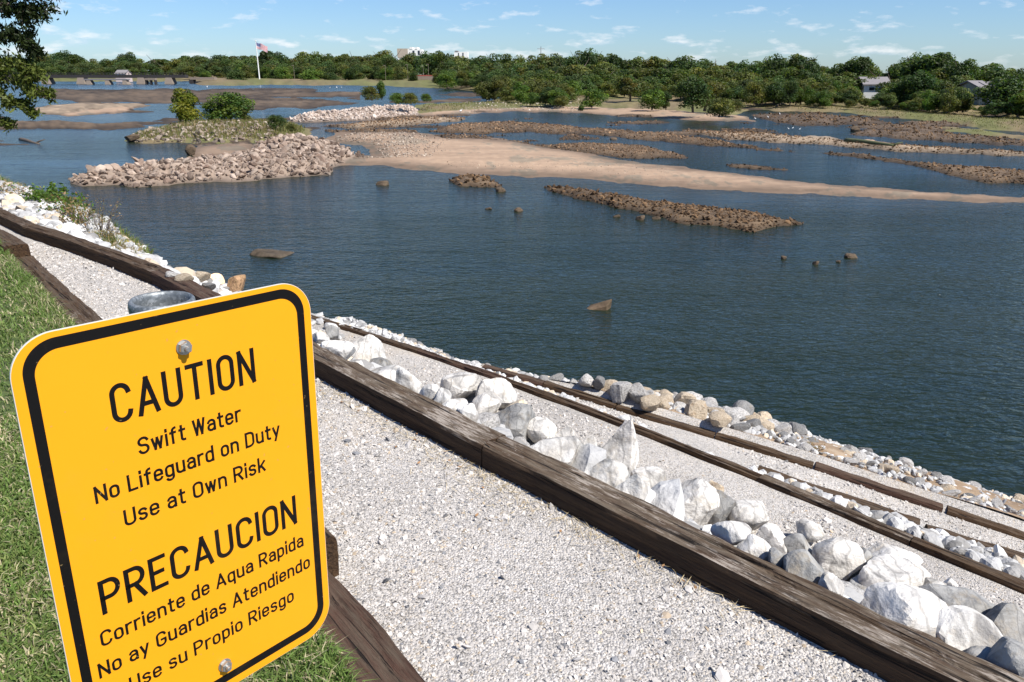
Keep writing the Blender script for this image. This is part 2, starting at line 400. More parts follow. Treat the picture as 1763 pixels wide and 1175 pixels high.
def zbank(u, n):
    u = np.atleast_1d(np.asarray(u, float)); n = np.atleast_1d(np.asarray(n, float))
    ns, zs = stations(u); o = np.empty_like(u)
    k = np.clip((ns <= n[:, None]).sum(1) - 1, 0, ns.shape[1] - 2); i = np.arange(len(u))
    f = np.clip((n - ns[i, k]) / (ns[i, k + 1] - ns[i, k] + 1e-9), 0, 1)
    o = zs[i, k] * (1 - f) + zs[i, k + 1] * f
    return o
def march(px, py, lift=0.):                       # first point of the line of sight on the bank
    r = ray(px, py); t = np.linspace(1.2, 40, 4000); q = r[None] * t[:, None]; q[:, 2] += CAMZ
    w = un(q); h = zbank(w[:, 0], w[:, 1]) + lift
    k = q[:, 2] < h; i = np.argmax(k) if k.any() else int(np.argmin(q[:, 2] - h + (t > 25) * 99)); return q[i]
us = np.concatenate([np.arange(-60, -12, .4), np.arange(-12, 6.5, .07)])
def strip(name, k0, k1, sub, mat, amp, fr, dz=0.):
    n, z = stations(us); nn, zz = [], []
    for k in range(k0, k1):
        m = sub if k < k1 - 1 else sub + 1
        for j in range(m):
            f = j / sub; nn.append(n[:, k] * (1 - f) + n[:, k + 1] * f); zz.append(z[:, k] * (1 - f) + z[:, k + 1] * f)
    nn = np.stack(nn, 1); zz = np.stack(zz, 1); uu = np.broadcast_to(us[:, None], nn.shape)
    q = np.concatenate([xy(uu, nn), (zz + dz)[..., None]], -1)
    q[..., 2] += amp * fbm(np.stack([uu, nn], -1) * fr, 3, 4)
    o = mesh_obj(name, q.reshape(-1, 3), grid_faces(*nn.shape), mat, smooth=True); return tag(o, kind='structure')
strip('lawn', 0, 3, 14, M['turf'], .012, 2.5)
strip('gravel_path', 3, 5, 10, M['gravel'], .008, 3)
strip('bank_slope', 5, 8, 8, M['soil'], .04, 3)
strip('gravel_path', 8, 10, 8, M['gravel'], .008, 3)
strip('bank_slope', 10, 12, 3, M['gravel'], .01, 3)
strip('gravel_path', 12, 14, 6, M['gravel'], .008, 3)
strip('bank_slope', 14, 18, 8, M['soil'], .05, 2)

# ------------------------------------------------------------------ timbers edging the paths
def timber(p0, p1, w, h, zt0, zt1, mat, label, seed, bend=None, crack=True, group=None):
    p0, p1 = np.array(p0, float), np.array(p1, float); L = np.linalg.norm(p1 - p0); d = (p1 - p0) / L
    ns = max(16, int(L / .025)); prof = []
    m = 11                                             # points per side of the squared section with worn arrises
    r = .022
    def side(a, b): return [a + (b - a) * i / m for i in range(m)]
    c = [np.array(x) for x in ((-w / 2, -h), (w / 2, -h), (w / 2, 0), (-w / 2, 0))]
    pts = sum([side(c[i], c[(i + 1) % 4]) for i in range(4)], [])
    pr = np.array(pts); k = len(pr)
    x = np.linspace(-L / 2, L / 2, ns); V = np.zeros((ns, k, 3))
    V[..., 0] = x[:, None]; V[..., 1] = pr[None, :, 0]; V[..., 2] = pr[None, :, 1]
    # wear the corners
    for i, (cy, cz) in enumerate(((-w / 2, -h), (w / 2, -h), (w / 2, 0), (-w / 2, 0))):
        dd = np.hypot(pr[:, 0] - cy, pr[:, 1] - cz); f = np.clip(1 - dd / .03, 0, 1)
        wear = (.003 + .009 * np.clip(fbm(np.stack([x * 5 + 31 * i, x * 0 + seed], -1), seed, 4) + .25, 0, 1))[:, None] * f[None]
        V[..., 1] -= wear * np.sign(cy); V[..., 2] -= wear * (1 if cz == 0 else -1)
    q = np.stack([V[..., 0] * 2.2, V[..., 1] * 22 + seed, V[..., 2] * 22], -1)
    nz = fbm(q, seed, 4) * .005 + fbm(np.stack([V[..., 0] * 9, V[..., 1] * 55 + seed, V[..., 2] * 55], -1), seed + 9, 3) * .005
    cen = np.array([0, 0, -h / 2]); dirv = V - cen; dirv[..., 0] = 0; dirv /= np.linalg.norm(dirv, axis=-1)[..., None] + 1e-9
    V = V + dirv * nz[..., None]
    if crack:                                         # drying split along the top
        top = np.abs(V[..., 2]) < .02
        cy = w * .12 * np.sin(x * 1.3 + seed) + .012 * fbm(np.stack([x * 4, x * 0 + seed], -1), seed + 3, 3)
        on = np.clip(fbm(np.stack([x * .9 + seed * 3.1, x * 0], -1), seed + 5, 2) * 4 + .4, 0, 1)
        dep = np.clip(1 - np.abs(V[..., 1] - cy[:, None]) / .011, 0, 1) * .02 * on[:, None]
        V[..., 2] -= dep * top
    sag = .005 * fbm(np.stack([x * .7 + seed, x * 0], -1), seed + 7, 2); V[..., 2] += sag[:, None]
    V[..., 1] += (.005 * fbm(np.stack([x * .6 - seed, x * 0 + 5], -1), seed + 8, 2))[:, None]
    if bend is not None: V[..., 1] += bend((x + L / 2) / L)[:, None]
    v = V.reshape(-1, 3); qd = []
    i = np.arange(ns - 1)[:, None] * k; j = np.arange(k)[None]
    qd = np.stack([i + j, i + k + j, i + k + (j + 1) % k, i + (j + 1) % k], -1).reshape(-1, 4)
    a = np.concatenate([v, [V[0].mean(0)], [V[-1].mean(0)]]); n0 = len(v)
    tr = [[n0, jj, (jj + 1) % k] for jj in range(k)] + [[n0 + 1, (ns - 1) * k + (jj + 1) % k, (ns - 1) * k + jj] for jj in range(k)]
    o = mesh_obj('railway_tie', a, [qd, np.array(tr)], mat, smooth=False)
    mid = (p0 + p1) / 2; o.location = (*mid, (zt0 + zt1) / 2)
    o.rotation_euler = (0, -math.atan2(zt1 - zt0, L), math.atan2(d[1], d[0]))
    tag(o, label, 'timber', group or 'timbers edging the gravel paths'); return o
def run(nf, zf, us_, off, w, h, mats, labels, seed0, gap=.003):
    for i in range(len(us_) - 1):
        a, b = us_[i] + gap, us_[i + 1] - gap
        pa, pb = xy(np.array(a), nf(np.array(a)) + off), xy(np.array(b), nf(np.array(b)) + off)
        na, nb = float(nf(np.array(a))), float(nf(np.array(b)))
        timber(pa, pb, w, h, float(zf(a)), float(zf(b)), M[mats[i % len(mats)]], labels[i], seed0 + i, bend=None if a < -4.7 and labels[i].startswith(('dark timber at', 'dark timber on', 'brown timber on')) else (lambda f: nf(a + (b - a) * f) - (na + (nb - na) * f)))
k1 = lambda u: .112
run(lambda u: nT1(u), k1, [-11.4, -9.4, -8.25, -6.45, -4.63, -2.25, .2, 2.6], .075, .15, .26,
    ['wood', 'wood', 'wood', 'wood_red', 'wood_worn', 'wood_worn', 'wood'],
    ['dark timber at the far left end where the lawn meets the white stones',
     'dark timber at the far upper path beside the end of the stepped lawn edging',
     'dark timber on the river side of the far upper path above pale ochre rocks',
     'brown timber on the river side of the upper path seen above the steel post rim',
     'weathered timber coming out from behind the yellow sign, flaked white on top',
     'longest nearest weathered timber with a split top, below the white boulders',
     'weathered timber end at the lower right corner beside grey boulders'], 10)
for a, b, zt, la, s, mt in ((-9.0, -7.55, .27, 'short dark timber standing highest at the far end of the lawn edging', 31, 'wood'),
                        (-7.5, -4.95, .165, 'dark timber along the lawn edge behind the top left of the yellow sign', 32, 'wood'),
                        (-4.93, UB - .01, .165, 'dark timber along the lawn edge hidden mostly behind the yellow sign', 33, 'wood'),
                        (UB + .01, .6, .065, 'red brown timber between grass and gravel below the lower right of the sign', 34, 'wood_red')):
    pa, pb = xy(np.array(a), nIN(np.array(a)) - .095), xy(np.array(b), nIN(np.array(b)) - .095)
    timber(pa, pb, .19, .24, zt, zt, M[mt], la, s)
u_of = lambda x, y, z: float(un(at(x, y, z))[0])
run(lambda u: nT2(u) + .045, lambda u: -1.05, [u_of(354, 492, -1.05), u_of(470, 523, -1.05), u_of(629, 566, -1.05), u_of(723, 601, -1.05), u_of(886, 646, -1.05), u_of(1314, 816, -1.05), u_of(1580, 917, -1.05), u_of(1580, 917, -1.05) + 2.3],
    .0425, .085, .3, ['wood', 'wood', 'wood', 'wood_red', 'wood', 'wood_worn', 'wood'],
    ['dark timber of the middle path by the rust brown rock above the sign', 'dark timber of the middle path just right of the top corner of the sign',
     'black timber of the middle path above the big round white boulder', 'rust brown paler timber of the middle path next to the black one',
     'long dark timber of the middle path behind the tall pointed boulder', 'timber of the middle path with pale bleached streaks along its top',
     'dark timber of the middle path at the right edge beside small white stones'], 50)
run(lambda u: nT3(u) - .15, zT3, [T3B[0][0], u_of(949, 653, -1.17), u_of(1082, 686, -1.25), u_of(1237, 743, -1.36), u_of(1410, 793, -1.48), u_of(1632, 865, -1.65), u_of(1632, 865, -1.65) + 2.2],
    .045, .09, .3, ['wood_red', 'wood', 'wood', 'wood', 'wood_red', 'wood'],
    ['first brown timber of the lowest path where it leaves the middle path', 'dark timber of the lowest path below the big ochre rocks',
     'dark timber of the lowest path just right of the ochre rocks', 'dark timber of the lowest path below the patch of bare brown soil',
     'brown timber of the lowest path below the grey stone slope', 'black timber of the lowest path running out of the right edge'], 70)
for px0, px1, z0, z1, la, s in (((1310, 801), (1590, 894), -1.12, -1.26, 'thin dark timber holding small white stones between middle and lowest paths', 90),
                              ((1600, 900), (1800, 962), -1.28, -1.40, 'thin dark timber with speckled top nearest the right edge between two paths', 91)):
    a, b = at(*px0, z0), at(*px1, z1)
    timber(a[:2] - EN * .05, b[:2] - EN * .05, .10, .3, z0, z1, M['wood'], la, s)

# ------------------------------------------------------------------ stones
ICO = None
def ico(sub):
    import bmesh
    bm = bmesh.new(); bmesh.ops.create_icosphere(bm, subdivisions=sub, radius=1)
    v = np.array([x.co for x in bm.verts]); f = np.array([[q.index for q in p.verts] for p in bm.faces]); bm.free(); return v, f
I1, I2, I3, I4 = ico(1), ico(2), ico(3), ico(4)
def rock_shape(seed, base, planes=11, nz=.05, soft=.0):
    r = np.random.default_rng(seed); d = base[0] / np.linalg.norm(base[0], axis=1)[:, None]
    nn = r.normal(size=(planes, 3)); nn /= np.linalg.norm(nn, axis=1)[:, None]; h = r.uniform(.62, 1.0, planes)
    den = np.maximum(d @ nn.T, 1e-3); cand = h / den
    cand = np.concatenate([cand, np.full((len(d), 1), 1.25)], 1)
    k = 30.0; rad = (np.mean(cand ** -k, 1)) ** (-1 / k) * (cand.shape[1]) ** (-1 / k)
    v = d * rad[:, None]
    if nz: v = v * (1 + nz * fbm(d * 2.3 + seed, seed, 4) + nz * .35 * fbm(d * 7 + seed, seed + 2, 3))[:, None]
    v -= (v.max(0) + v.min(0)) / 2; v /= (v.max(0) - v.min(0)).max() / 2
    return v
def rot_z(v, a):
    c, s = math.cos(a), math.sin(a); return v @ np.array([[c, s, 0], [-s, c, 0], [0, 0, 1]])
# the large white boulders: photo box (centre x, centre y, width, height), tint, label
BO = [
 (633, 603, 54, 46, 'w', 'big smooth round white boulder sitting alone beside the black timber'),
 (581, 606, 54, 34, 'w', 'broad white boulder just left of the big round one'),
 (552, 583, 28, 18, 'w', 'small white boulder at the right edge of the sign, uppermost there'),
 (548, 597, 22, 18, 'w', 'small white rock touching the sign edge above the weathered timber'),
 (572, 574, 20, 24, 'g', 'small grey upright rock near the right top corner of the sign'),
 (615, 629, 20, 16, 'w', 'small white rock squeezed below the big round boulder'),
 (660, 655, 86, 46, 'w', 'flat bright white boulder lying along the weathered timber'),
 (655, 627, 40, 18, 'g', 'low grey rock showing between round boulder and flat boulder'),
 (703, 658, 40, 46, 'w', 'white boulder at the lower end of the flat bright boulder'),
 (740, 679, 32, 36, 'w', 'small pale upright rock left of the tilted wedge boulder'),
 (762, 684, 26, 28, 'w', 'rounded pale rock tucked beside the tilted wedge boulder'),
 (796, 664, 66, 46, 'w', 'tilted wedge shaped boulder with its grey face over a dark gap'),
 (782, 703, 44, 26, 'w', 'oblong white rock lying below the tilted wedge boulder'),
 (806, 715, 32, 32, 'w', 'egg shaped white rock against the timber left of the grey boulder'),
 (834, 702, 50, 44, 'w', 'white boulder up against the upper left of the smooth grey boulder'),
 (855, 676, 62, 44, 'w', 'broad white boulder at the edge of the middle path gravel'),
 (890, 704, 36, 22, 'o', 'low cream rock lying on the edge of the middle path gravel'),
 (876, 731, 84, 58, 'g', 'large smooth grey boulder leaning over the timber'),
 (932, 739, 46, 34, 'w', 'white lens shaped boulder just right of the smooth grey boulder'),
 (972, 753, 38, 36, 'w', 'pale lumpy boulder beside the gravel halfway to the pointed boulder'),
 (990, 768, 30, 30, 'g', 'grey rock with a flat side left of the slanted slabs'),
 (950, 782, 88, 48, 'w', 'wide bright white boulder touching the timber below the lens shaped one'),
 (945, 768, 22, 15, 'g', 'small dark grey stone resting on the wide bright boulder'),
 (1010, 769, 34, 34, 'w', 'slanted white slab leaning toward the tall pointed boulder'),
 (1027, 784, 28, 32, 'g', 'grey chunky rock at the left foot of the tall pointed boulder'),
 (1066, 772, 56, 92, 'w', 'tall pointed white boulder standing upright above all the others'),
 (1040, 812, 70, 36, 'w', 'long white boulder lying at the foot of the pointed boulder'),
 (1053, 817, 54, 32, 'g', 'grey streaked rock in front of the pointed boulder by the timber'),
 (1086, 840, 50, 42, 'w', 'white boulder by the timber right below the pointed boulder'),
 (1116, 833, 52, 50, 'w', 'rounded white boulder right of the pointed boulder, two humps'),
 (1188, 872, 84, 76, 'w', 'biggest rough white boulder in the middle of the row, black seam at its left'),
 (1228, 850, 30, 32, 'o', 'cream yellow rock standing behind the biggest rough boulder'),
 (1243, 874, 42, 52, 'g', 'dark grey angular boulder right of the cream yellow rock'),
 (1290, 885, 64, 40, 'w', 'pale flat topped boulder at the gravel edge right of the dark angular one'),
 (1260, 914, 62, 32, 'w', 'low white rock between the biggest boulder and the timber'),
 (1300, 943, 54, 40, 'w', 'plain white rounded rock against the timber in the middle of the row'),
 (1326, 926, 58, 46, 'w', 'white cracked block with several broken faces above the small grey cube'),
 (1396, 912, 42, 26, 'w', 'small white rock by the gravel above the squarish boulder'),
 (1340, 961, 32, 30, 'g', 'small grey cube shaped rock in a dark gap by the timber'),
 (1376, 936, 50, 32, 'g', 'grey topped block behind the blue grey pyramid boulder'),
 (1380, 978, 66, 62, 'g', 'blue grey pyramid shaped boulder with dark flecks by the timber'),
 (1436, 957, 72, 64, 'w', 'squarish white boulder with a rounded right shoulder'),
 (1430, 1006, 38, 30, 'w', 'small white rock below the squarish boulder at the timber'),
 (1484, 962, 34, 36, 'g', 'grey rock behind the gap right of the squarish boulder'),
 (1538, 962, 78, 32, 'w', 'flat pale boulder sunk in the gravel edge of the middle path'),
 (1530, 1000, 112, 50, 'w', 'long angular boulder with a dark left face and bright right side'),
 (1496, 1020, 66, 36, 'g', 'grey slab leaning under the long angular boulder'),
 (1554, 1054, 120, 64, 'w', 'large bright white boulder lying along the nearest timber'),
 (1605, 1016, 42, 30, 'w', 'small white rock at the right end of the long angular boulder'),
 (1638, 1012, 28, 26, 'w', 'small pale stone on the gravel edge above the ridged boulder'),
 (1632, 1044, 104, 56, 'g', 'pale grey ridged boulder behind the two largest white boulders'),
 (1655, 1090, 98, 66, 'w', 'bright faceted white boulder against the nearest timber, second from corner'),
 (1722, 1083, 76, 74, 'g', 'big round grey boulder near the right edge with a dark gap below'),
 (1737, 1135, 62, 66, 'g', 'grey boulder in the lower right corner cut by the picture edge'),
 (1688, 1131, 46, 26, 'g', 'low grey rock beside the nearest timber in the lower right'),
]
def boulder(i, spec):
    cx, cy, w, h, tint, label = spec
    q = march(cx, cy + h * .10, .10); ry = max(w, h) * .5 * slant(q) / F
    dirv = ray(cx, cy + h * .10); dirv = dirv / np.linalg.norm(dirv)
    while True:                                       # slide away along the sight line until it clears the timber
        w_ = un(q); 
        if w_[1] - .62 * ry >= nT1(w_[0]) + .165: break
        q = q + dirv * .01
    D = slant(q); s = D / F
    v = rock_shape(100 + i * 7, I4, 10 if i % 3 else 8, .05)
    if 'pointed' in label:
        v = rock_shape(5, I4, 9, .05); zz = (v[:, 2] + 1) / 2; v[:, :2] *= (1.05 - .72 * zz)[:, None]; v[:, 0] += .25 * zz - .1
    if 'round' in label: v = rock_shape(61 + i, I4, 26, .04)
    if 'pyramid' in label: zz = (v[:, 2] + 1) / 2; v[:, :2] *= (1.15 - .6 * zz)[:, None]
    v -= (v.max(0) + v.min(0)) / 2; v /= (v.max(0) - v.min(0)) / 2
    v = v * np.array([w * .51, max(w, h) * .46, h * .61]) * s * (1.14 if cx < 1250 else 1.0)
    m = {'w': M['limestone'], 'g': M['greystone'], 'o': M['ochre']}[tint]
    o = mesh_obj('boulder', v, I4[1], m, smooth=True)
    o.data.set_sharp_from_angle(angle=R(20))
    o.location = q; o.rotation_euler = (rng.uniform(-.12, .12), rng.uniform(-.12, .12) + (.25 if 'tilted' in label or 'slanted' in label else 0), 0)
    k = rng.uniform(.95, 1.18); o.color = (k, k, k * .985, 1)
    tag(o, label, 'boulder', 'white boulders on the slope below the upper path')
for i, sp_ in enumerate(BO): boulder(i, sp_)

def scatter_mesh(name, pos, size, cols, base, mat, seed, flat=.7, label=None, cat=None, jit=.3):
    r = np.random.default_rng(seed); n = len(pos); nv = len(base[0])
    shp = np.stack([rock_shape(seed * 31 + k, base, 9, 0) for k in range(24)])
    V = shp[r.integers(0, 24, n)] * (r.uniform(.65, 1.15, (n, 1, 3)) * np.array([1, 1, flat]))
    a = r.uniform(0, 6.28, n); c, s = np.cos(a), np.sin(a); tl = r.normal(0, jit, (n, 2))
    x = V[..., 0] * c[:, None] - V[..., 1] * s[:, None]; y = V[..., 0] * s[:, None] + V[..., 1] * c[:, None]
    z = V[..., 2] + x * tl[:, :1] + y * tl[:, 1:]
    V = np.stack([x, y, z], -1) * np.asarray(size)[:, None, None] + np.asarray(pos)[:, None]
    f = (base[1][None] + (np.arange(n) * nv)[:, None, None]).reshape(-1, 3)
    o = mesh_obj(name, V.reshape(-1, 3), f, mat, col=np.repeat(cols, nv, 0)); return tag(o, label, cat, kind='stuff')
def stone_cols(n, r, white=.75):
    k = r.uniform(.5, 1.0, n)[:, None]; c = np.array([.60, .59, .57]) * k
    och = r.random(n) < .13; c[och] = np.array([.56, .465, .345]) * r.uniform(.7, 1.05, (och.sum(), 1))
    gr = r.random(n) < .2; c[gr] = np.array([.29, .28, .265]) * r.uniform(.6, 1.1, (gr.sum(), 1)); return c
def on_bank(u, n, dz=0): return np.concatenate([xy(u, n), (zbank(u, n) + dz)[:, None]], 1)
def seen(p, mar=60):
    q = p - np.array([0, 0, CAMZ]); c, s = math.cos(P), math.sin(P)
    d = q[:, 1] * c - q[:, 2] * s; v = -q[:, 1] * s - q[:, 2] * c
    x = CX + F * q[:, 0] / d; y = CY + F * v / d
    return (d > .3) & (x > -mar) & (x < 1763 + mar) & (y > -mar) & (y < 1175 + mar)

# small stones between the big boulders
r = np.random.default_rng(11); n = 2600
u = r.uniform(-14, 1.2, n); t_ = r.random(n); nn = nT1(u) + .2 + t_ * (nT2(u) - .75 - nT1(u) - .2)
p = on_bank(u, nn, .01); k = seen(p); p = p[k]
scatter_mesh('small_white_stones', p, r.uniform(.025, .085, len(p)) * (1 + .7 * (r.random(len(p)) < .2)), stone_cols(len(p), r), I2, M['rubble'], 3, .75, 'small broken white stones filling the gaps between the big boulders', 'stones')
# stones between middle and lowest path
n = 1100; u = r.uniform(U2C - 3.2, 1.5, n); w_ = np.where(u < U2C, .16, 1.0); a0 = nT2(u) + .18; a1 = np.where(u < U2C, a0 + .16, n2C(u) - .07)
nn = a0 + (a1 - a0) * r.random(n); keep = (u > U2C) | (r.random(n) < .35)
p = on_bank(u, nn, .02)[keep]; k = seen(p); p = p[k]
scatter_mesh('small_white_stones', p, r.uniform(.03, .075, len(p)), stone_cols(len(p), r), I2, M['rubble'], 4, .75, 'small white stones in the narrow strip between two timbers', 'stones')

# riprap between the lowest timber and the water
def rip(n, u0, u1, f0, f1, s0, s1, seed):
    r = np.random.default_rng(seed); u = r.uniform(u0, u1, n); f = r.uniform(f0, f1, n); p = on_bank(u, nT3(u) + f, 0)
    s = r.uniform(s0, s1, n) ** 1.0; bare = (fbm(np.stack([u * .8, f * 1.3], -1), 5, 3) > .22) & (f < 1.2) & (u > -3.6)
    k = seen(p) & ~(bare & (r.random(n) < .8)); return u[k], f[k], p[k], s[k]
u, f, p, s = rip(6500, -11, 1.5, .06, 2.2, .028, .078, 21)
s *= np.where(u < -4.8, .85, np.where(u < -3.0, 1.3, .8)) * np.where(r.random(len(u)) < .06, 1.5, 1)
dist = np.linalg.norm(p - (0, 0, CAMZ), axis=1); order = np.argsort(-s / dist)
NI = 170
big = []; 
for i in order:
    if all(np.hypot(*(p[i, :2] - p[j, :2])) > .8 * (s[i] + s[j]) for j in big): big.append(i)
    if len(big) == NI: break
RS = [mesh_obj('riprap_rock', rock_shape(900 + k, I3, 10, .05), I3[1], M['limestone']) for k in range(14)]
for o in RS: o.data.materials.clear(); C.objects.unlink(o)
RMS = {}
rr = random.Random(3)
def rock_inst(name, q, size, tint, label, cat, group, flat=.75, rz=None):
    k = rr.randrange(14); key = (k, tint)
    if key not in RMS:
        me = RS[k].data.copy(); me.materials.append({'w': M['limestone'], 'g': M['greystone'], 'o': M['ochre'], 'b': M['riverstone']}[tint]); RMS[key] = me
    o = bpy.data.objects.new(name, RMS[key]); C.objects.link(o); o.location = q
    o.rotation_euler = (rr.uniform(-.3, .3), rr.uniform(-.3, .3), rr.uniform(0, 6.3) if rz is None else rz)
    o.scale = (size * rr.uniform(.85, 1.2), size * rr.uniform(.75, 1.05), size * flat * rr.uniform(.85, 1.2))
    kk = rr.uniform(.75, 1.08); o.color = (kk, kk, kk, 1); tag(o, label, cat, group); return o
for i in big:
    x = rr.random(); tint = 'o' if x < (.34 if -4.8 < u[i] < -3.2 else .12) else ('g' if x < .42 else 'w')
    zone = 'near the right edge below the lowest timber' if u[i] > -2.6 else ('right of the ochre rocks below the lowest timber' if u[i] > -4.2 else 'beyond the dark timbers by the open water')
    cl = {'w': 'white', 'g': 'grey', 'o': 'ochre'}[tint]
    rock_inst('riprap_rock', p[i] + [0, 0, s[i] * .25], s[i] * .95, tint, f'{cl} broken stone on the shore {zone}', 'rock', f'{cl} shore stones {zone}')
rest = np.setdiff1d(np.arange(len(p)), big)
scatter_mesh('riprap_stones', p[rest], s[rest] * .75, stone_cols(len(rest), r), I2, M['rubble'], 5, .75, 'mass of small pale stones covering the shore below the lowest timber', 'stones')
n = 1500; r = np.random.default_rng(78); u = r.uniform(-8.6, -4.75, n); nn = nT2(u) + .15 + r.random(n) * (nT3(u) + .15 - nT2(u) - .15)
p = on_bank(u, nn, 0); k = seen(p); p = p[k]
scatter_mesh('riprap_stones', p, r.uniform(.028, .062, len(p)), stone_cols(len(p), r), I2, M['rubble'], 8, .8, 'white stones heaped outside the first timbers of the middle path', 'stones')
k = 0
while k < 60:
    u_ = rr.uniform(-6.2, .3); n_ = float(nT1(np.array(u_))) + rr.uniform(.38, 1.25); q = on_bank(np.array([u_]), np.array([n_]))[0]; sz = rr.uniform(.055, .125); k += 1
    rock_inst('boulder', q + [0, 0, sz * .35], sz, rr.choice('wwwwwgo'), 'smaller broken rock wedged among the big boulders above the middle path', 'boulder', 'smaller rocks wedged among the big boulders', .8)
# left: stones beyond the end of the upper path
n = 5200; r = np.random.default_rng(77); u = r.uniform(-30, -7.0, n); nn = nT1(u) + .2 + np.where(u < -9.5, r.uniform(0, 1.25, n), r.uniform(0, 2.2, n))
p = on_bank(u, nn, 0); k = seen(p); p = p[k]
scatter_mesh('riprap_stones', p, r.uniform(.04, .11, len(p)), stone_cols(len(p), r), I2, M['rubble'], 6, .7, 'mass of white stones on the bank beyond the end of the upper path', 'stones')
for cx, cy, w, h, tint, la in ((318, 478, 34, 16, 'o', 'flat ochre rock at the top of the bank above the steel post'), (345, 474, 30, 18, 'o', 'rust ochre rock second from the right above the sign'),
                             (372, 479, 26, 18, 'o', 'pale cream rock just left of the rust brown rock above the sign'), (407, 486, 34, 34, 'b', 'rust brown rock rightmost above the top edge of the sign'),
                             (300, 474, 28, 16, 'w', 'white pointed rock on the bank above the steel post rim'), (360, 490, 24, 14, 'g', 'grey small rock below the cream rock above the sign'),
                             (1180, 685, 44, 24, 'o', 'large ochre rock on the shore, widest of the ochre heap'), (1121, 690, 40, 28, 'o', 'rounded cream rock at the left of the ochre heap'),
                             (1232, 704, 30, 20, 'o', 'ochre squared block on top of another in the shore heap'), (1240, 718, 34, 20, 'o', 'deep ochre block lowest of the shore heap'),
                             (1277, 702, 40, 36, 'g', 'tall grey boulder at the right end of the ochre heap'), (1098, 672, 36, 30, 'w', 'grey white rock by the water left of the ochre heap'),
                             (1068, 668, 36, 34, 'w', 'white slab tilted beside the lowest timber, left of the ochre heap'), (972, 637, 34, 34, 'w', 'upright white boulder by the water near the first lowest timber'),
                             (1010, 650, 30, 24, 'w', 'white rock by the water right of the upright white boulder'), (1031, 655, 22, 20, 'g', 'dark grey rock by the water above the tilted slab')):
    q = march(cx, cy + h * .2, .08); sc_ = slant(q) / F
    o = rock_inst('shore_rock', q, 1, tint, la, 'rock', 'larger rocks along the shore', rz=rr.uniform(-.3, .3))
    o.scale = (w * .55 * sc_, max(w, h) * .5 * sc_, h * .62 * sc_)
    if 'rust brown' in la: o.color = (3.0, 2.4, 1.9, 1)

# loose gravel on the paths
def gravel(n, u0, u1, na, nb, s0, s1, seed, name, label):
    r = np.random.default_rng(seed); u = r.uniform(u0, u1, n); f = r.random(n); nn = na(u) + (nb(u) - na(u)) * f
    p = on_bank(u, nn, -.001); d = np.linalg.norm(p - (0, 0, CAMZ), axis=1)
    k = seen(p, 20) & (r.random(n) < np.clip(3.2 / d, .12, 1)); p = p[k]; m = len(p)
    p[:, 2] += .008 * fbm(np.stack([u[k], nn[k]], -1) * 3, 3, 4)
    worn = fbm(p[:, :2] * 1.3, 23, 4); sz = np.clip(1 - .55 * np.clip(worn * 2.2, 0, 1), .4, 1)
    c = np.array([.53, .495, .455]) * r.uniform(.58, 1.08, m)[:, None]
    x = r.random(m); c[x < .04] = np.array([.46, .37, .27]) * r.uniform(.6, 1.1, ((x < .04).sum(), 1)); c[x > .93] = np.array([.19, .19, .195]) * r.uniform(.6, 1.2, ((x > .93).sum(), 1))
    s = (s0 + (s1 - s0) * r.random(m) ** 3.2) * sz; s *= 1 + 1.3 * (r.random(m) < .012)
    scatter_mesh(name, p, s, c, I1, M['stones'], seed, .6, label, 'gravel', .45)
gravel(95000, -6.5, .6, lambda u: nIN(u) + .0, lambda u: nT1(u) - .0, .0028, .0105, 41, 'gravel', 'loose pale gravel covering the upper path')
gravel(9000, -9.0, -6.5, lambda u: nIN(u) + .02, lambda u: nT1(u) - .01, .006, .014, 42, 'gravel', 'loose pale gravel at the far end of the upper path')
gravel(60000, -7.5, 1.5, lambda u: nT2(u) - 1.0, lambda u: nT2(u) - .0, .006, .015, 43, 'gravel', 'loose pale gravel covering the middle path')
gravel(42000, -5.5, 1.5, lambda u: np.where(u < U2C, nT2(u) + .17, n2C(u) + .07), lambda u: nT3(u) - .15, .006, .015, 44, 'gravel', 'loose pale gravel covering the lowest path')

# dry straw and fallen leaves caught at the foot of the timbers
def litter():
    r = np.random.default_rng(61); n = 2200; u = r.uniform(-6, .3, n); cl = fbm(np.stack([u * 2.2, u * 0], -1), 3, 3); nn = nT1(u) - .015 - np.abs(r.normal(0, .07, n)) * np.clip(cl * 3 + .4, .1, 1.4)
    k = r.random(n) < np.clip(.25 + cl * 1.6, .03, 1); u, nn = u[k], nn[k]; n = len(u); p = on_bank(u, nn, .012); a = r.uniform(0, 6.28, n); d = np.stack([np.cos(a), np.sin(a), r.normal(0, .12, n)], -1); sd = np.stack([-np.sin(a), np.cos(a), r.normal(0, .3, n)], -1)
    lf = r.random(n) < .035; L = np.where(lf, r.uniform(.007, .014, n), r.uniform(.015, .045, n))[:, None]; w = np.where(lf, .006, .0011)[:, None]
    V = np.stack([p - d * L, p - sd * w, p + d * L, p + sd * w], 1); col = np.where(lf[:, None], [.30, .17, .08], [.44, .35, .20]) * r.uniform(.6, 1.2, (n, 1))
    tag(mesh_obj('dry_litter', V.reshape(-1, 3), np.arange(4 * n).reshape(-1, 4), M['rubble'], col=np.repeat(col, 4, 0)), 'dry straw and fallen leaves caught along the nearest timber', 'leaf litter', kind='stuff')
litter()
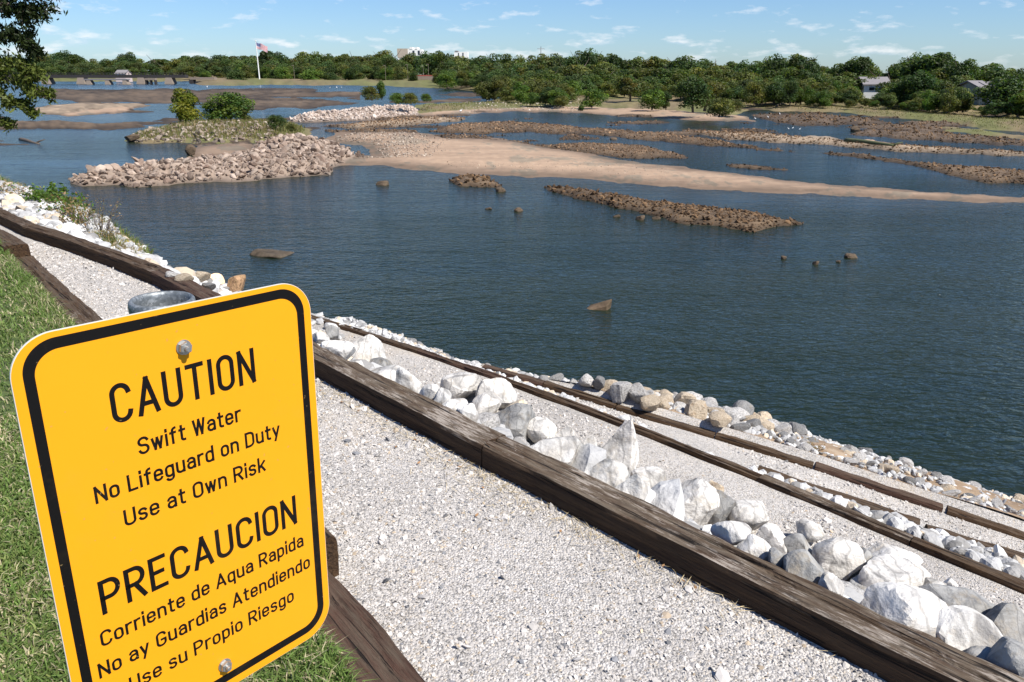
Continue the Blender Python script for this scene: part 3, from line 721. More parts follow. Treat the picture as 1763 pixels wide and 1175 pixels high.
# ------------------------------------------------------------------ grass of the lawn
def blades(p, hgt, wid, col, seed, name, label, lean=.5, cat='grass'):
    r = np.random.default_rng(seed); n = len(p); a = r.uniform(0, 6.28, n); dirv = np.stack([np.cos(a), np.sin(a), 0 * a], -1)
    b = r.uniform(0, 6.28, n); side = np.stack([np.cos(b), np.sin(b), 0 * b], -1) * (wid * r.uniform(.6, 1.3, n))[:, None]
    ln = r.uniform(.15, 1, n)[:, None] * lean * 1.4; h = (hgt * r.uniform(.5, 1.25, n))[:, None]; up = np.array([0, 0, 1.0])
    m = p + up * h * .55 + dirv * h * ln * .35; tip = p + up * h * np.clip(1 - ln * .45, .25, 1) + dirv * h * ln
    V = np.stack([p - side, p + side, m + side * .8, m - side * .8, tip], 1); i = np.arange(n)[:, None] * 5
    o = mesh_obj(name, V.reshape(-1, 3), [np.concatenate([i, i + 1, i + 2, i + 3], 1), np.concatenate([i + 3, i + 2, i + 4], 1)], M['grass'], col=np.repeat(col, 5, 0))
    return tag(o, label, cat, kind='stuff')
def grass_cols(p, r, dry=.22):
    n = len(p); k = r.uniform(.6, 1.25, n)[:, None]; c = np.array([.15, .225, .055]) * k
    pt = fbm(p[:, :2] * 2.2, 8, 4)
    y = r.random(n) < np.clip(.25 + .5 * pt, .05, .8); c[y] = np.array([.225, .26, .085]) * k[y]
    d = r.random(n) < np.clip(dry + .35 * fbm(p[:, :2] * 5, 9, 3), .03, .6); c[d] = np.array([.50, .43, .27]) * k[d]; return c
r = np.random.default_rng(5); n = 560000
u = -np.abs(r.triangular(-1, 0, 11.5, n)); u = np.where(r.random(n) < .5, r.uniform(-4, .4, n), r.uniform(-12, .4, n))
nn = nIN(u) - .165 - 6.5 * r.random(n) ** 1.9; p = on_bank(u, nn, 0); d = np.linalg.norm(p - (0, 0, CAMZ), axis=1)
k = seen(p, 900) & (d > .9) & (r.random(n) < np.clip(2.6 / d, .2, 1)) ; p = p[k]
p[:, 2] += .012 * fbm(np.stack([u[k], nn[k]], -1) * 2.5, 3, 4) - .004
d = d[k]; cl = 1 + .5 * fbm(p[:, :2] * 3.5, 12, 3)
blades(p, .042 * np.clip(cl, .5, 1.6), .0019 + .0004 * d, grass_cols(p, r), 6, 'lawn_grass', 'short green lawn grass with dry straw coloured blades', 1.0)
# longer fringe hanging over the timbers
n = 9000; u = r.uniform(-8.6, -.4, n); nn = nIN(u) - .185 - r.random(n) ** 2 * .12; p = on_bank(u, nn, .005); k = seen(p, 30); p = p[k]
blades(p, np.full(len(p), .075), .0028, grass_cols(p, r, .25), 16, 'lawn_grass', 'taller fringe of grass along the lawn edge timbers', .9)

# ------------------------------------------------------------------ the sign
SC = np.array([-.3322, .7231, CAMZ - .4508]); NN = np.array([.76453, -.64450, -.01080]); H2 = np.array([.64423, .76455, -.02090]); V2 = np.array([.02172, .00902, .99972])
def rrect(w, h, r_, k=14):
    o = []
    for cx, cy, a in ((w / 2 - r_, h / 2 - r_, 0), (-w / 2 + r_, h / 2 - r_, 90), (-w / 2 + r_, -h / 2 + r_, 180), (w / 2 - r_, -h / 2 + r_, 270)):
        for i in range(k + 1): o.append((cx + r_ * math.cos(R(a + 90 * i / k)), cy + r_ * math.sin(R(a + 90 * i / k))))
    return np.array(o)
sg = empty('caution_sign'); sg.matrix_world = Matrix([[H2[0], V2[0], NN[0], SC[0]], [H2[1], V2[1], NN[1], SC[1]], [H2[2], V2[2], NN[2], SC[2]], [0, 0, 0, 1]])
tag(sg, 'yellow CAUTION sign with black border and bilingual lettering bolted to a steel post', 'sign')
SW, SH = .3048, .470
mb = MB(); mb.prism(rrect(SW, SH, .038), -.0020, 0); panel = mb.build('panel', M['yellow'], sg)
mb = MB(); mb.prism(rrect(SW + .0012, SH + .0012, .0386), -.0024, -.0004); mb.build('sheet_edge', M['alu'], panel)
def ring(a, b, z0, z1):
    n = len(a); v = np.array([[*q, z] for z in (z0, z1) for l in (a, b) for q in l]); f = []
    for i in range(n):
        j = (i + 1) % n
        f += [[2 * n + i, 2 * n + j, 3 * n + j, 3 * n + i], [i, n + i, n + j, j], [i, j, 2 * n + j, 2 * n + i], [n + i, 3 * n + i, 3 * n + j, n + j]]
    return v, np.array(f)
v, f = ring(rrect(.287, .4545, .0305), rrect(.2685, .4335, .0225), -.0003, .00012)
v[:, 1] += .0025; mesh_obj('border', v, f, M['black'], panel)
def arc(cx, cy, rx, ry, a0, a1, n=12):
    return [(cx + rx * math.cos(R(a0 + (a1 - a0) * i / n)), cy + ry * math.sin(R(a0 + (a1 - a0) * i / n))) for i in range(n + 1)]
def glyph(ch):
    w = .44; X = .70
    if ch == 'A': w = .50; return w, [[(0, 0), (w / 2, 1)], [(w, 0), (w / 2, 1)], [(w * .16, .28), (w * .84, .28)]]
    if ch == 'C': return w, [arc(w / 2, .77, w / 2, .23, 8, 180) + arc(w / 2, .23, w / 2, .23, 180, 352)]
    if ch == 'D': return w, [[(0, 0), (0, 1), (w * .45, 1)] + arc(w * .45, .74, w * .55, .26, 90, 0) + arc(w * .45, .26, w * .55, .26, 0, -90) + [(0, 0)]]
    if ch == 'E': w = .38; return w, [[(w, 1), (0, 1), (0, 0), (w, 0)], [(0, .52), (w * .82, .52)]]
    if ch == 'G': return w, [arc(w / 2, .77, w / 2, .23, 8, 180) + arc(w / 2, .23, w / 2, .23, 180, 360) + [(w, .44), (w * .55, .44)]]
    if ch == 'I': return 0, [[(0, 0), (0, 1)]]
    if ch == 'L': w = .36; return w, [[(0, 1), (0, 0), (w, 0)]]
    if ch == 'N': w = .45; return w, [[(0, 0), (0, 1)], [(0, 1), (w, 0)], [(w, 0), (w, 1)]]
    if ch == 'O': return w, [arc(w / 2, .77, w / 2, .23, 0, 180) + arc(w / 2, .23, w / 2, .23, 180, 360) + [(w, .77)]]
    if ch == 'P': return w, [[(0, 0), (0, 1), (w * .5, 1)] + arc(w * .5, .73, w * .5, .27, 90, -90) + [(0, .46)]]
    if ch == 'R': return w, [[(0, 0), (0, 1), (w * .5, 1)] + arc(w * .5, .735, w * .5, .265, 90, -90) + [(0, .47)], [(w * .48, .47), (w, 0)]]
    if ch == 'S': return w, [arc(w / 2, .76, w / 2, .24, 18, 270) + arc(w / 2, .26, w / 2, .26, 90, -162)]
    if ch == 'T': return w, [[(0, 1), (w, 1)], [(w / 2, 1), (w / 2, 0)]]
    if ch == 'U': return w, [[(0, 1), (0, .23)] + arc(w / 2, .23, w / 2, .23, 180, 360) + [(w, 1)]]
    if ch == 'W': w = .58; return w, [[(0, 1), (w * .25, 0)], [(w * .25, 0), (w / 2, 1)], [(w / 2, 1), (w * .75, 0)], [(w * .75, 0), (w, 1)]]
    w = .36; o = arc(w / 2, X - .2, w / 2, .2, 0, 180) + arc(w / 2, .2, w / 2, .2, 180, 360) + [(w, X - .2)]
    if ch == 'a': return w, [[(w, 0), (w, .48)] + arc(w / 2, .48, w / 2, .22, 0, 158), [(w, .40), (w * .45, .40)] + arc(w * .45, .2, w * .45, .2, 90, 270) + [(w * .6, 0), (w, .13)]]
    if ch == 'd': return w, [o, [(w, 0), (w, 1)]]
    if ch == 'e': return w, [[(0, .36), (w, .36), (w, X - .2)] + arc(w / 2, X - .2, w / 2, .2, 0, 180) + arc(w / 2, .2, w / 2, .2, 180, 335)]
    if ch == 'f': w = .26; return w, [[(.1, 0), (.1, .82)] + arc(.26, .82, .16, .18, 180, 95), [(0, X), (.24, X)]]
    if ch == 'g': return w, [o, [(w, X), (w, -.08)] + arc(w / 2, -.08, w / 2, .2, 0, -150)]
    if ch == 'i': return 0, [[(0, 0), (0, X)], [(0, .93), (0, 1.03)]]
    if ch == 'k': w = .34; return w, [[(0, 0), (0, 1)], [(w, X), (.02, .26)], [(w * .38, .44), (w, 0)]]
    if ch == 'n': return w, [[(0, 0), (0, X)], [(0, X - .22)] + arc(w / 2, X - .22, w / 2, .22, 170, 0) + [(w, 0)]]
    if ch == 'o': return w, [o]
    if ch == 'p': return w, [o, [(0, X), (0, -.27)]]
    if ch == 'q': return w, [o, [(w, X), (w, -.27)]]
    if ch == 'r': w = .22; return w, [[(0, 0), (0, X)], [(0, X - .22)] + arc(.2, X - .22, .2, .22, 170, 78)]
    if ch == 's': w = .33; return w, [arc(w / 2, .535, w / 2, .165, 20, 270) + arc(w / 2, .185, w / 2, .185, 90, -160)]
    if ch == 't': w = .24; return w, [[(.09, .96), (.09, .14)] + arc(.22, .14, .13, .14, 180, 280), [(0, X), (.25, X)]]
    if ch == 'u': return w, [[(0, X), (0, .2)] + arc(w / 2, .2, w / 2, .2, 180, 360), [(w, 0), (w, X)]]
    if ch == 'w': w = .5; return w, [[(0, X), (w * .25, 0)], [(w * .25, 0), (w / 2, X)], [(w / 2, X), (w * .75, 0)], [(w * .75, 0), (w, X)]]
    if ch == 'y': w = .36; return w, [[(0, X), (w * .5, .04)], [(w, X), (w * .30, -.27)]]
    return .2, []
def lettering(text, x0, x1, y0, h, sw, sp=.23, space=.30):
    """strokes of one width, one mesh per line of text (mm)"""
    items, x = [], 0
    for ch in text:
        if ch == ' ': x += space; continue
        w, st = glyph(ch); items += [[(x + a, b) for a, b in s_] for s_ in st]; x += w + sp
    tot = x - sp; kx = (x1 - x0 - sw) / tot; ky = h - sw; mb = MB(); z = 0
    for s_ in items:
        q = np.array([[x0 + sw / 2 + a * kx, y0 + sw / 2 + b * ky] for a, b in s_]); 
        q = q[np.concatenate([[True], np.linalg.norm(np.diff(q, axis=0), axis=1) > 1e-4])]
        closed = np.linalg.norm(q[0] - q[-1]) < .05 * h and len(q) > 4
        d = np.diff(q, axis=0); d /= np.linalg.norm(d, axis=1)[:, None]
        if closed: q[-1] = q[0]
        else: q[0] -= d[0] * sw * .46; q[-1] += d[-1] * sw * .46
        nr = np.stack([-d[:, 1], d[:, 0]], -1); nv = np.zeros_like(q)
        for i in range(len(q)):
            a = nr[i - 1] if i > 0 else (nr[-1] if closed else nr[0]); b = nr[i] if i < len(nr) else (nr[0] if closed else nr[-1])
            m_ = a + b; L = m_ @ m_ / 2; nv[i] = m_ / max(L, .35)
        l, rt = q + nv * sw / 2, q - nv * sw / 2; m = len(q); z += .004
        V = np.concatenate([np.c_[l, np.full(m, z)], np.c_[rt, np.full(m, z)], np.c_[l, np.full(m, -.3)], np.c_[rt, np.full(m, -.3)]])
        Q = []
        for i in range(m - 1):
            Q += [[m + i, m + i + 1, i + 1, i], [2 * m + i, 2 * m + i + 1, 3 * m + i + 1, 3 * m + i], [i, i + 1, 2 * m + i + 1, 2 * m + i], [m + i + 1, m + i, 3 * m + i, 3 * m + i + 1]]
        V[:, 2] += .06; mb.add(V * .001, Q)
    return mb.build('lettering', M['black'], panel)
for a in (('CAUTION', -76.5, 76.5, 132.6, 40, 4.9, .27), ('Swift Water', -57.5, 54.5, 93, 18.8, 2.7), ('No Lifeguard on Duty', -103.5, 100.5, 58.6, 18.6, 2.7),
          ('Use at Own Risk', -80.5, 78.5, 23, 18.8, 2.7), ('PRECAUCION', -114.5, 114, -62.4, 39, 4.9, .25), ('Corriente de Aqua Rapida', -120.5, 120.5, -97.5, 18.4, 2.6),
          ('No ay Guardias Atendiendo', -127.5, 127.5, -132, 18.4, 2.6), ('Use su Propio Riesgo', -101, 101, -167, 18.4, 2.6)):
    lettering(*a)
for bx, by in ((0, .192), (.003, -.200)):
    k = 6; a0 = .35
    hexp = [(.0066 * math.cos(a0 + i * math.pi / 3), .0066 * math.sin(a0 + i * math.pi / 3)) for i in range(k)]
    mb = MB(); Mt = np.eye(4); Mt[:3, 3] = (bx, by, 0)
    wsh = [(.0078 * math.cos(i * .2618), .0078 * math.sin(i * .2618)) for i in range(24)]
    mb.prism(wsh, .0001, .0014, Mt); nut = mb.build('bolt', M['zinc'], sg)
    mb = MB(); mb.prism(hexp, .0014, .0062, Mt); mb.prism([(x * .86, y * .86) for x, y in hexp], .0062, .0070, Mt)
    mb.build('nut', M['zinc'], nut)
    mb = MB(); mb.prism([(.0030 * math.cos(i * .5236), .0030 * math.sin(i * .5236)) for i in range(12)], .0070, .0108, Mt)
    mb.prism([(.0023 * math.cos(i * .5236), .0023 * math.sin(i * .5236)) for i in range(12)], .0108, .0114, Mt); mb.build('bolt_end', M['zinc'], nut)
# galvanised pipe post, open at the top, with a rolled lip
PR = .0298
def galv():
    m, t, b = new_mat('galvanised_pipe'); oc = coords(t)
    v = t.nodes.new('ShaderNodeTexVoronoi'); v.inputs['Scale'].default_value = 380; t.links.new(oc, v.inputs['Vector'])
    sp = t.nodes.new('ShaderNodeSeparateColor'); t.links.new(v.outputs['Color'], sp.inputs[0])
    c = ramp(t, sp.outputs[0], [(0, (.13, .145, .15)), (.7, (.21, .225, .23)), (1, (.32, .34, .345))])
    fl = ramp(t, noise(t, oc, 330, 3, .6), [(.66, 0.0), (.72, .8)]); c = mixc(t, fl, c, (.75, .77, .77))
    t.links.new(c, b.inputs['Base Color']); b.inputs['Roughness'].default_value = .5; b.inputs['Metallic'].default_value = .45
    bump(t, b, noise(t, oc, 120, 5), .4, .001); return m
M['galv'] = galv()
prof = [(PR, -1.6), (PR, .020), (PR + .0008, .024), (PR + .0016, .029), (PR + .0018, .034), (PR + .0012, .0385), (PR - .0004, .0405), (PR - .0022, .0400), (PR - .0034, .037), (PR - .0040, .030), (PR - .0042, -.08), (PR - .0042, -.30)]
k = 48; V = np.array([[rr_ * math.cos(j / k * 2 * math.pi), z, rr_ * math.sin(j / k * 2 * math.pi)] for rr_, z in prof for j in range(k)])
Q = [[i * k + j, i * k + (j + 1) % k, (i + 1) * k + (j + 1) % k, (i + 1) * k + j] for i in range(len(prof) - 1) for j in range(k)]
V[:, 1] += SH / 2 - .0395 ; V[:, 2] -= PR + .0032
post = mesh_obj('post', V, np.array(Q), M['galv'], sg, smooth=True)

# ------------------------------------------------------------------ river: water sheet and the ground that stands out of it
def sheet(name, z, mat, y0=-60, y1=5200, x=5200):
    v = np.array([[-x, y0, z], [x, y0, z], [x, y1, z], [-x, y1, z]], float)
    return tag(mesh_obj(name, v, np.array([[0, 1, 2, 3]]), mat), kind='structure')
sheet('river_water', ZW, M['water'])
# outlines of the bars, islands and banks (photo pixels at water level), height, edge width, kind
SAND, ROCK, PALE, GRASS, MUD, TAN = 0, 1, 2, 3, 4, 5
COL = {SAND: (.345, .240, .160), ROCK: (.115, .078, .046), PALE: (.27, .205, .155), GRASS: (.12, .11, .045), MUD: (.100, .070, .044), TAN: (.24, .18, .12)}
BARS = [
 ([(118, 315), (150, 305), (200, 297), (260, 290), (330, 285), (400, 276), (440, 262), (500, 256), (560, 258), (620, 268), (600, 282), (575, 291), (568, 302), (500, 306), (440, 311), (350, 315), (250, 321), (150, 321)], .65, 60, PALE),
 ([(430, 262), (455, 246), (490, 242), (530, 246), (600, 258), (580, 272), (520, 278), (450, 280)], 1.25, 110, PALE),
 ([(216, 243), (235, 233), (290, 222), (330, 214), (420, 212), (500, 216), (535, 224), (520, 240), (470, 246), (420, 248), (330, 247), (260, 247)], .95, 90, GRASS),
 ([(320, 262), (345, 252), (430, 244), (450, 262), (400, 270), (340, 272)], .12, 40, SAND),
 ([(545, 290), (570, 276), (640, 268), (620, 250), (560, 244), (580, 228), (640, 224), (700, 226), (780, 234), (870, 240), (930, 250), (1000, 261), (1060, 275), (1150, 286), (1250, 297), (1400, 316), (1560, 328), (1763, 340), (1900, 347), (1900, 354), (1763, 348), (1690, 349), (1560, 344), (1400, 335), (1250, 328), (1100, 319), (1000, 309), (900, 304), (800, 300), (720, 294), (660, 285), (600, 286)], .27, 130, SAND),
 ([(770, 311), (800, 304), (840, 306), (858, 318), (870, 326), (840, 323), (790, 322)], .22, 30, ROCK),
 ([(935, 322), (1010, 328), (1100, 345), (1200, 358), (1290, 368), (1376, 386), (1340, 391), (1300, 401), (1240, 391), (1160, 383), (1110, 368), (1060, 358), (1000, 343), (950, 329)], .22, 34, ROCK),
 ([(1413, 264), (1470, 264), (1560, 279), (1650, 285), (1763, 294), (1900, 300), (1900, 326), (1763, 318), (1700, 315), (1640, 302), (1580, 288), (1500, 274)], .25, 40, ROCK),
 ([(735, 228), (770, 215), (850, 209), (950, 215), (1050, 225), (1150, 231), (1240, 243), (1290, 254), (1200, 251), (1100, 240), (1000, 230), (900, 228), (820, 231)], .3, 36, ROCK),
 ([(860, 240), (940, 250), (1010, 248), (1100, 251), (1165, 264), (1180, 272), (1100, 274), (1020, 266), (940, 258)], .2, 30, ROCK),
 ([(1215, 246), (1300, 252), (1365, 262), (1300, 259)], .14, 20, ROCK), ([(1228, 281), (1290, 286), (1352, 293), (1290, 291)], .14, 18, ROCK),
 ([(1170, 224), (1340, 231), (1430, 239), (1560, 251), (1763, 262), (1900, 268), (1900, 276), (1763, 270), (1600, 264), (1450, 253), (1350, 247), (1250, 241)], .22, 30, TAN),
 ([(1340, 233), (1430, 238), (1540, 247), (1480, 248), (1400, 243)], .32, 26, SAND),
 ([(690, 200), (760, 190), (850, 186), (940, 184), (1020, 184), (1100, 187), (1200, 192), (1290, 201), (1300, 209), (1200, 208), (1100, 202), (1000, 196), (880, 193), (760, 200)], .45, 60, SAND),
 ([(690, 200), (720, 182), (800, 176), (900, 176), (980, 178), (1000, 186), (940, 190), (860, 190), (760, 198)], .55, 60, GRASS),
 ([(498, 210), (520, 200), (580, 196), (640, 190), (700, 186), (730, 192), (720, 200), (640, 208), (540, 211)], 1.9, 110, PALE),
 ([(560, 216), (640, 208), (740, 202), (800, 202), (790, 210), (730, 214), (690, 219), (600, 223)], .2, 30, TAN),
 ([(560, 226), (640, 223), (720, 224), (720, 230), (640, 232)], .25, 30, MUD),
 ([(40, 190), (90, 182), (160, 177), (230, 178), (262, 182), (200, 195), (130, 200), (80, 198)], .55, 60, TAN),
 ([(100, 199), (150, 189), (215, 184), (255, 184), (200, 196), (140, 200)], .62, 50, SAND),
 ([(-300, 214), (60, 209), (150, 211), (240, 215), (255, 219), (150, 223), (60, 222), (-300, 228)], .35, 30, MUD),
 ([(60, 168), (120, 156), (220, 153), (330, 154), (480, 153), (560, 161), (480, 164), (380, 173), (250, 175), (150, 177)], .22, 60, MUD),
 ([(330, 180), (430, 170), (560, 172), (620, 178), (520, 186), (400, 186)], .2, 40, MUD),
 ([(1290, 198), (1400, 194), (1500, 204), (1540, 214), (1450, 217), (1340, 211)], .25, 40, MUD),
 ([(1440, 232), (1500, 224), (1600, 226), (1763, 242), (1900, 252), (1900, 262), (1763, 252), (1600, 243)], .2, 30, MUD),
 ([(1520, 216), (1640, 218), (1763, 234), (1900, 244), (1900, 250), (1763, 240), (1640, 228)], .16, 30, GRASS),
 ([(1270, 184), (1400, 181), (1500, 188), (1600, 196), (1763, 208), (2600, 290), (2600, 320), (1763, 229), (1690, 222), (1600, 208), (1450, 195), (1330, 192)], .45, 30, GRASS),
 ([(1270, 184), (1400, 180), (1500, 186), (1600, 193), (1763, 207), (2600, 280), (2600, 126.2), (690, 126.2), (700, 149), (740, 151), (840, 158), (960, 166), (1120, 172)], .85, 30, GRASS),
 ([(-900, 126.2), (760, 126.2), (760, 151), (740, 151), (660, 148), (600, 147), (345, 147), (325, 141), (0, 140.5), (-900, 141)], 2.4, 40, GRASS),
 ([(825, 178), (860, 168), (960, 166), (1080, 170), (1200, 178), (1290, 190), (1260, 200), (1150, 194), (1000, 186), (880, 184)], .7, 50, GRASS),
]
KY = 4.0
def sdist(q, poly):
    pl = np.array(poly, float) * [1, KY]; p_ = q * [1, KY]; a = pl; b = np.roll(pl, -1, 0); best = np.full(len(p_), 1e9); ins = np.zeros(len(p_), bool)
    for i in range(len(a)):
        e = b[i] - a[i]; t = np.clip(((p_ - a[i]) @ e) / (e @ e + 1e-9), 0, 1); d = p_ - a[i] - t[:, None] * e
        best = np.minimum(best, d[:, 0] ** 2 + d[:, 1] ** 2)
        c = (a[i, 1] > p_[:, 1]) != (b[i, 1] > p_[:, 1]); x = a[i, 0] + (p_[:, 1] - a[i, 1]) * e[0] / (e[1] + 1e-12); ins ^= c & (p_[:, 0] < x)
    return np.where(ins, 1, -1) * np.sqrt(best)
def river_ground(px, py):
    """height over the water and colour at pixels of the water plane"""
    q = np.stack([px, py], -1).astype(float); w = at(px, py, ZW)[:, :2]; n = len(q)
    h = np.full(n, -.5); c = np.zeros((n, 3)); c[:] = COL[MUD]; kind = np.full(n, MUD)
    wob = fbm(q * [.035, .16], 40, 4) * 14
    for poly, hm, ew, kd in BARS:
        pl = np.array(poly); m = (px > pl[:, 0].min() - 60) & (px < pl[:, 0].max() + 60) & (py > pl[:, 1].min() - 12) & (py < pl[:, 1].max() + 12)
        if not m.any(): continue
        d = sdist(q[m], poly) + wob[m] * (.9 if hm < 1.5 else .5); f = np.clip(d / ew, -1, 1)
        g = np.where(f > 0, hm * (1 - (1 - f) ** 2), f * .8)
        up = g > h[m]; hh = h[m]; hh[up] = g[up]; h[m] = hh; kk = kind[m]; kk[up] = kd; kind[m] = kk
    # shoals of dark mud breaking the shallow water
    zone = np.clip((py - 150) / 6, 0, 1) * np.clip((262 - py) / 18, 0, 1) * 1.0 * np.clip(1 - (px - 1000) / 400 * (py > 232), .4, 1)
    bias = .22 * ((px < 620) & (py > 151) & (py < 180)) + .16 * ((px > 1240) & (py < 236)) + .05 * ((px > 560) & (px < 1000))
    sh = (fbm(q * [.010, .16], 60, 5) - .10 + bias) * .55 * zone - .02 * (1 - zone) - .10; sh = np.minimum(sh, .16)
    up = sh > h; h = np.where(up, sh, h); kind = np.where(up, MUD, kind)
    for kd in COL: c[kind == kd] = COL[kd]
    big = fbm(q * [.02, .10], 70, 5); fine = fbm(q * [.12, .5], 80, 4)
    s = kind == SAND
    gv = s & (big + .5 * fine > .26); c[gv] = np.array((.255, .20, .14)); 
    c[s] *= (.95 + .20 * fbm(q * [.007, .30], 90, 4) + .10 * fbm(q * [.03, 1.1], 95, 3))[s][:, None]
    wet = np.clip(1.35 - h / .13, 0, 1); c *= (1 - .52 * wet)[:, None]                 # ground just above the water line is wet
    gs = kind == GRASS; mix = np.clip(big * 1.6 + .5, 0, 1)[:, None]
    c[gs] = (np.array((.125, .125, .042)) * mix + np.array((.165, .125, .065)) * (1 - mix))[gs] * (1 + .3 * fine[gs])[:, None]
    rk = (kind == ROCK) | (kind == MUD) | (kind == TAN); c[rk] *= (1 + .6 * fine[rk] + .5 * big[rk])[:, None]
    h = h + np.where(h > 0, .05 * fine * np.minimum(1, h * 4), 0) + np.where((kind == PALE) & (h > .1), .12 * fine, 0)
    far = np.clip((140 - py) / 6, 0, 1) * (h > .5) * (px < 760); h = h + far * .9
    return h, np.clip(c, .01, .9), kind
gx = np.concatenate([np.arange(-900, -60, 24), np.arange(-60, 1830, 3.2), np.arange(1830, 2600, 24)])
gy = np.concatenate([np.arange(126.4, 140, .5), np.arange(140, 215, .75), np.arange(215, 410, 1.1)])
GX, GY = np.meshgrid(gx, gy); hh, cc, kk = river_ground(GX.ravel(), GY.ravel())
q = at(GX.ravel(), GY.ravel(), ZW); q[:, 2] = ZW + hh
tag(mesh_obj('river_bars_and_far_bank', q, grid_faces(*GX.shape), M['terrain'], smooth=True, col=cc), kind='structure')

# rubble on the bars
def bar_rocks(n, box, want, spx, seed, name, label, colA, colB, hmin=.02, emb=.15, flat=.7, base=I1):
    r = np.random.default_rng(seed); px = r.uniform(box[0], box[1], n); py = r.uniform(box[2], box[3], n)
    h, c, kd = river_ground(px, py); k = np.isin(kd, want) & (h > hmin)
    if seed == 207: k &= r.random(n) < np.clip((790 - px + 60 * fbm(np.stack([px, py * 4], -1) * .03, 4, 3)) / 110, 0, 1)      # the stones thin out along the bar
    px, py, h = px[k], py[k], h[k]; p = at(px, py, ZW); d = np.linalg.norm(p, axis=1); s = (spx[0] + (spx[1] - spx[0]) * r.random(len(p)) ** 2.8) * d / F * .5
    p[:, 2] = ZW + h + s * emb; f = r.random(len(p))[:, None]; col = (np.array(colA) * f + np.array(colB) * (1 - f)) * r.uniform(.65, 1.2, (len(p), 1))
    if seed in (204, 205, 206): col *= [1.18, .98, .78]; flat = .5
    wet = np.clip(1 - h / .16, 0, 1)[:, None]; col *= 1 - .5 * wet
    scatter_mesh(name, p, s, col, base, M['rubble'], seed, flat, label, 'rocks', .4)
bar_rocks(8000, (110, 640, 240, 324), [PALE], (3, 12.5), 201, 'jetty_rubble', 'heaped pale brown broken stone of the low jetty', (.155, .105, .075), (.40, .315, .25), .03, .3, .75, I2)
bar_rocks(420, (110, 600, 255, 324), [PALE], (11, 21), 211, 'jetty_rubble', 'larger pale brown blocks on the low jetty', (.165, .11, .08), (.42, .335, .265), .03, .2, .7, I2)
bar_rocks(4200, (495, 740, 184, 214), [PALE], (3, 8), 202, 'jetty_rubble', 'whitish heap of broken stone on the farther jetty', (.40, .31, .25), (.55, .47, .40), .05, .3)
bar_rocks(1200, (214, 480, 226, 250), [GRASS], (3, 13), 203, 'jetty_rubble', 'broken stones among the weeds of the jetty end', (.15, .11, .08), (.40, .33, .26), .02)
bar_rocks(15000, (760, 1400, 296, 404), [ROCK], (1.8, 9), 204, 'bar_rubble', 'dark brown rocks of the low bar out in the river', (.045, .032, .02), (.165, .118, .072), .0, .3)
bar_rocks(20000, (1200, 1800, 192, 326), [ROCK, TAN, MUD], (1.2, 5), 205, 'bar_rubble', 'brown rocks on the low bars at the right', (.055, .04, .025), (.20, .145, .09), .0, .3)
bar_rocks(30000, (560, 1300, 200, 276), [ROCK, TAN, MUD], (1.1, 4.4), 206, 'bar_rubble', 'scattered brown rocks on the shoals in mid river', (.065, .047, .032), (.27, .205, .145), .0, .3)
bar_rocks(5200, (545, 790, 222, 276), [SAND], (1.2, 4.6), 207, 'bar_rubble', 'pale stones strewn on the sand bar beside the jetty', (.20, .15, .11), (.48, .40, .32), .06, .3)
bar_rocks(700, (760, 1150, 284, 312), [SAND], (1.0, 2.6), 208, 'bar_rubble', 'fine gravel streak on the main sand bar', (.28, .22, .16), (.46, .38, .29), .1, .3)
bar_rocks(900, (800, 1000, 176, 196), [SAND, GRASS], (1.2, 3.5), 209, 'bar_rubble', 'stones on the far sand bar', (.33, .27, .2), (.55, .48, .4), .05, .3)

# lone rocks and logs in the water
def river_at(px, py): return at(px, py, ZW)
for i, (cx, cy, w, h, la) in enumerate([(658, 315, 24, 9, 'small dark rock in the water left of the low rock patch'), (841, 358, 11, 6, 'left one of two little rocks below the low rock patch'),
        (893, 360, 15, 9, 'right one of two little rocks below the low rock patch'), (862, 326, 16, 10, 'dark knob of rock at the right end of the low rock patch'),
        (1062, 371, 12, 7, 'tiny rock just left of the dark rock bar'), (1102, 374, 18, 11, 'small rock at the near side of the dark rock bar'), (1130, 374, 14, 8, 'small rock right of another at the near side of the dark rock bar'),
        (1350, 442, 11, 9, 'reddish weed covered rock at the left of the open water trio'), (1404, 452, 12, 8, 'lowest rock of the open water trio'), (1467, 439, 22, 10, 'largest brown rock of the open water trio'),
        (1443, 450, 8, 4, 'tiniest rock of the open water trio'), (1058, 238, 14, 6, 'pale rock alone in the pool in mid river'), (1472, 222, 16, 12, 'pale topped stump of rock near the far right shore'),
        (330, 263, 17, 12, 'dark upright rock at the crest of the jetty by the sandy cove'), (228, 242, 20, 7, 'dark flat block at the left end of the weedy jetty')]):
    q = river_at(cx, cy + h * .4); s = slant(q) / F; o = rock_inst('river_rock', q, 1, 'b', la, 'rock', 'lone rocks in the river', rz=rr.uniform(-.4, .4))
    o.scale = (w * .55 * s, w * .5 * s, h * .75 * s)
    o.color = (.75, .7, .65, 1)
    if cy in (263, 242): o.location.z += .35
# leaning wedge of stone block in the open water
q = river_at(1030, 532); s = slant(q) / F
V = np.array([(-28, -6, -10), (14, -10, -10), (22, 8, -10), (-22, 12, -10), (-27, -5, -3), (13, -10, 7), (25, 8, 15), (-12, 12, 4)], float) * s
V[4:, 2] *= 1.1
mb = MB(); mb.add(V, [[0, 3, 2, 1], [4, 5, 6, 7], [0, 1, 5, 4], [1, 2, 6, 5], [2, 3, 7, 6], [3, 0, 4, 7]])
o = mb.build('stone_block', M['riverstone'], loc=q); bv = o.modifiers.new('b', 'BEVEL'); bv.width = .02; bv.segments = 2
o.modifiers.new('s', 'SUBSURF').levels = 0; o.color = (1.0, .9, .8, 1)
tag(o, 'wedge shaped brown stone block tilted up out of the open water', 'rock')
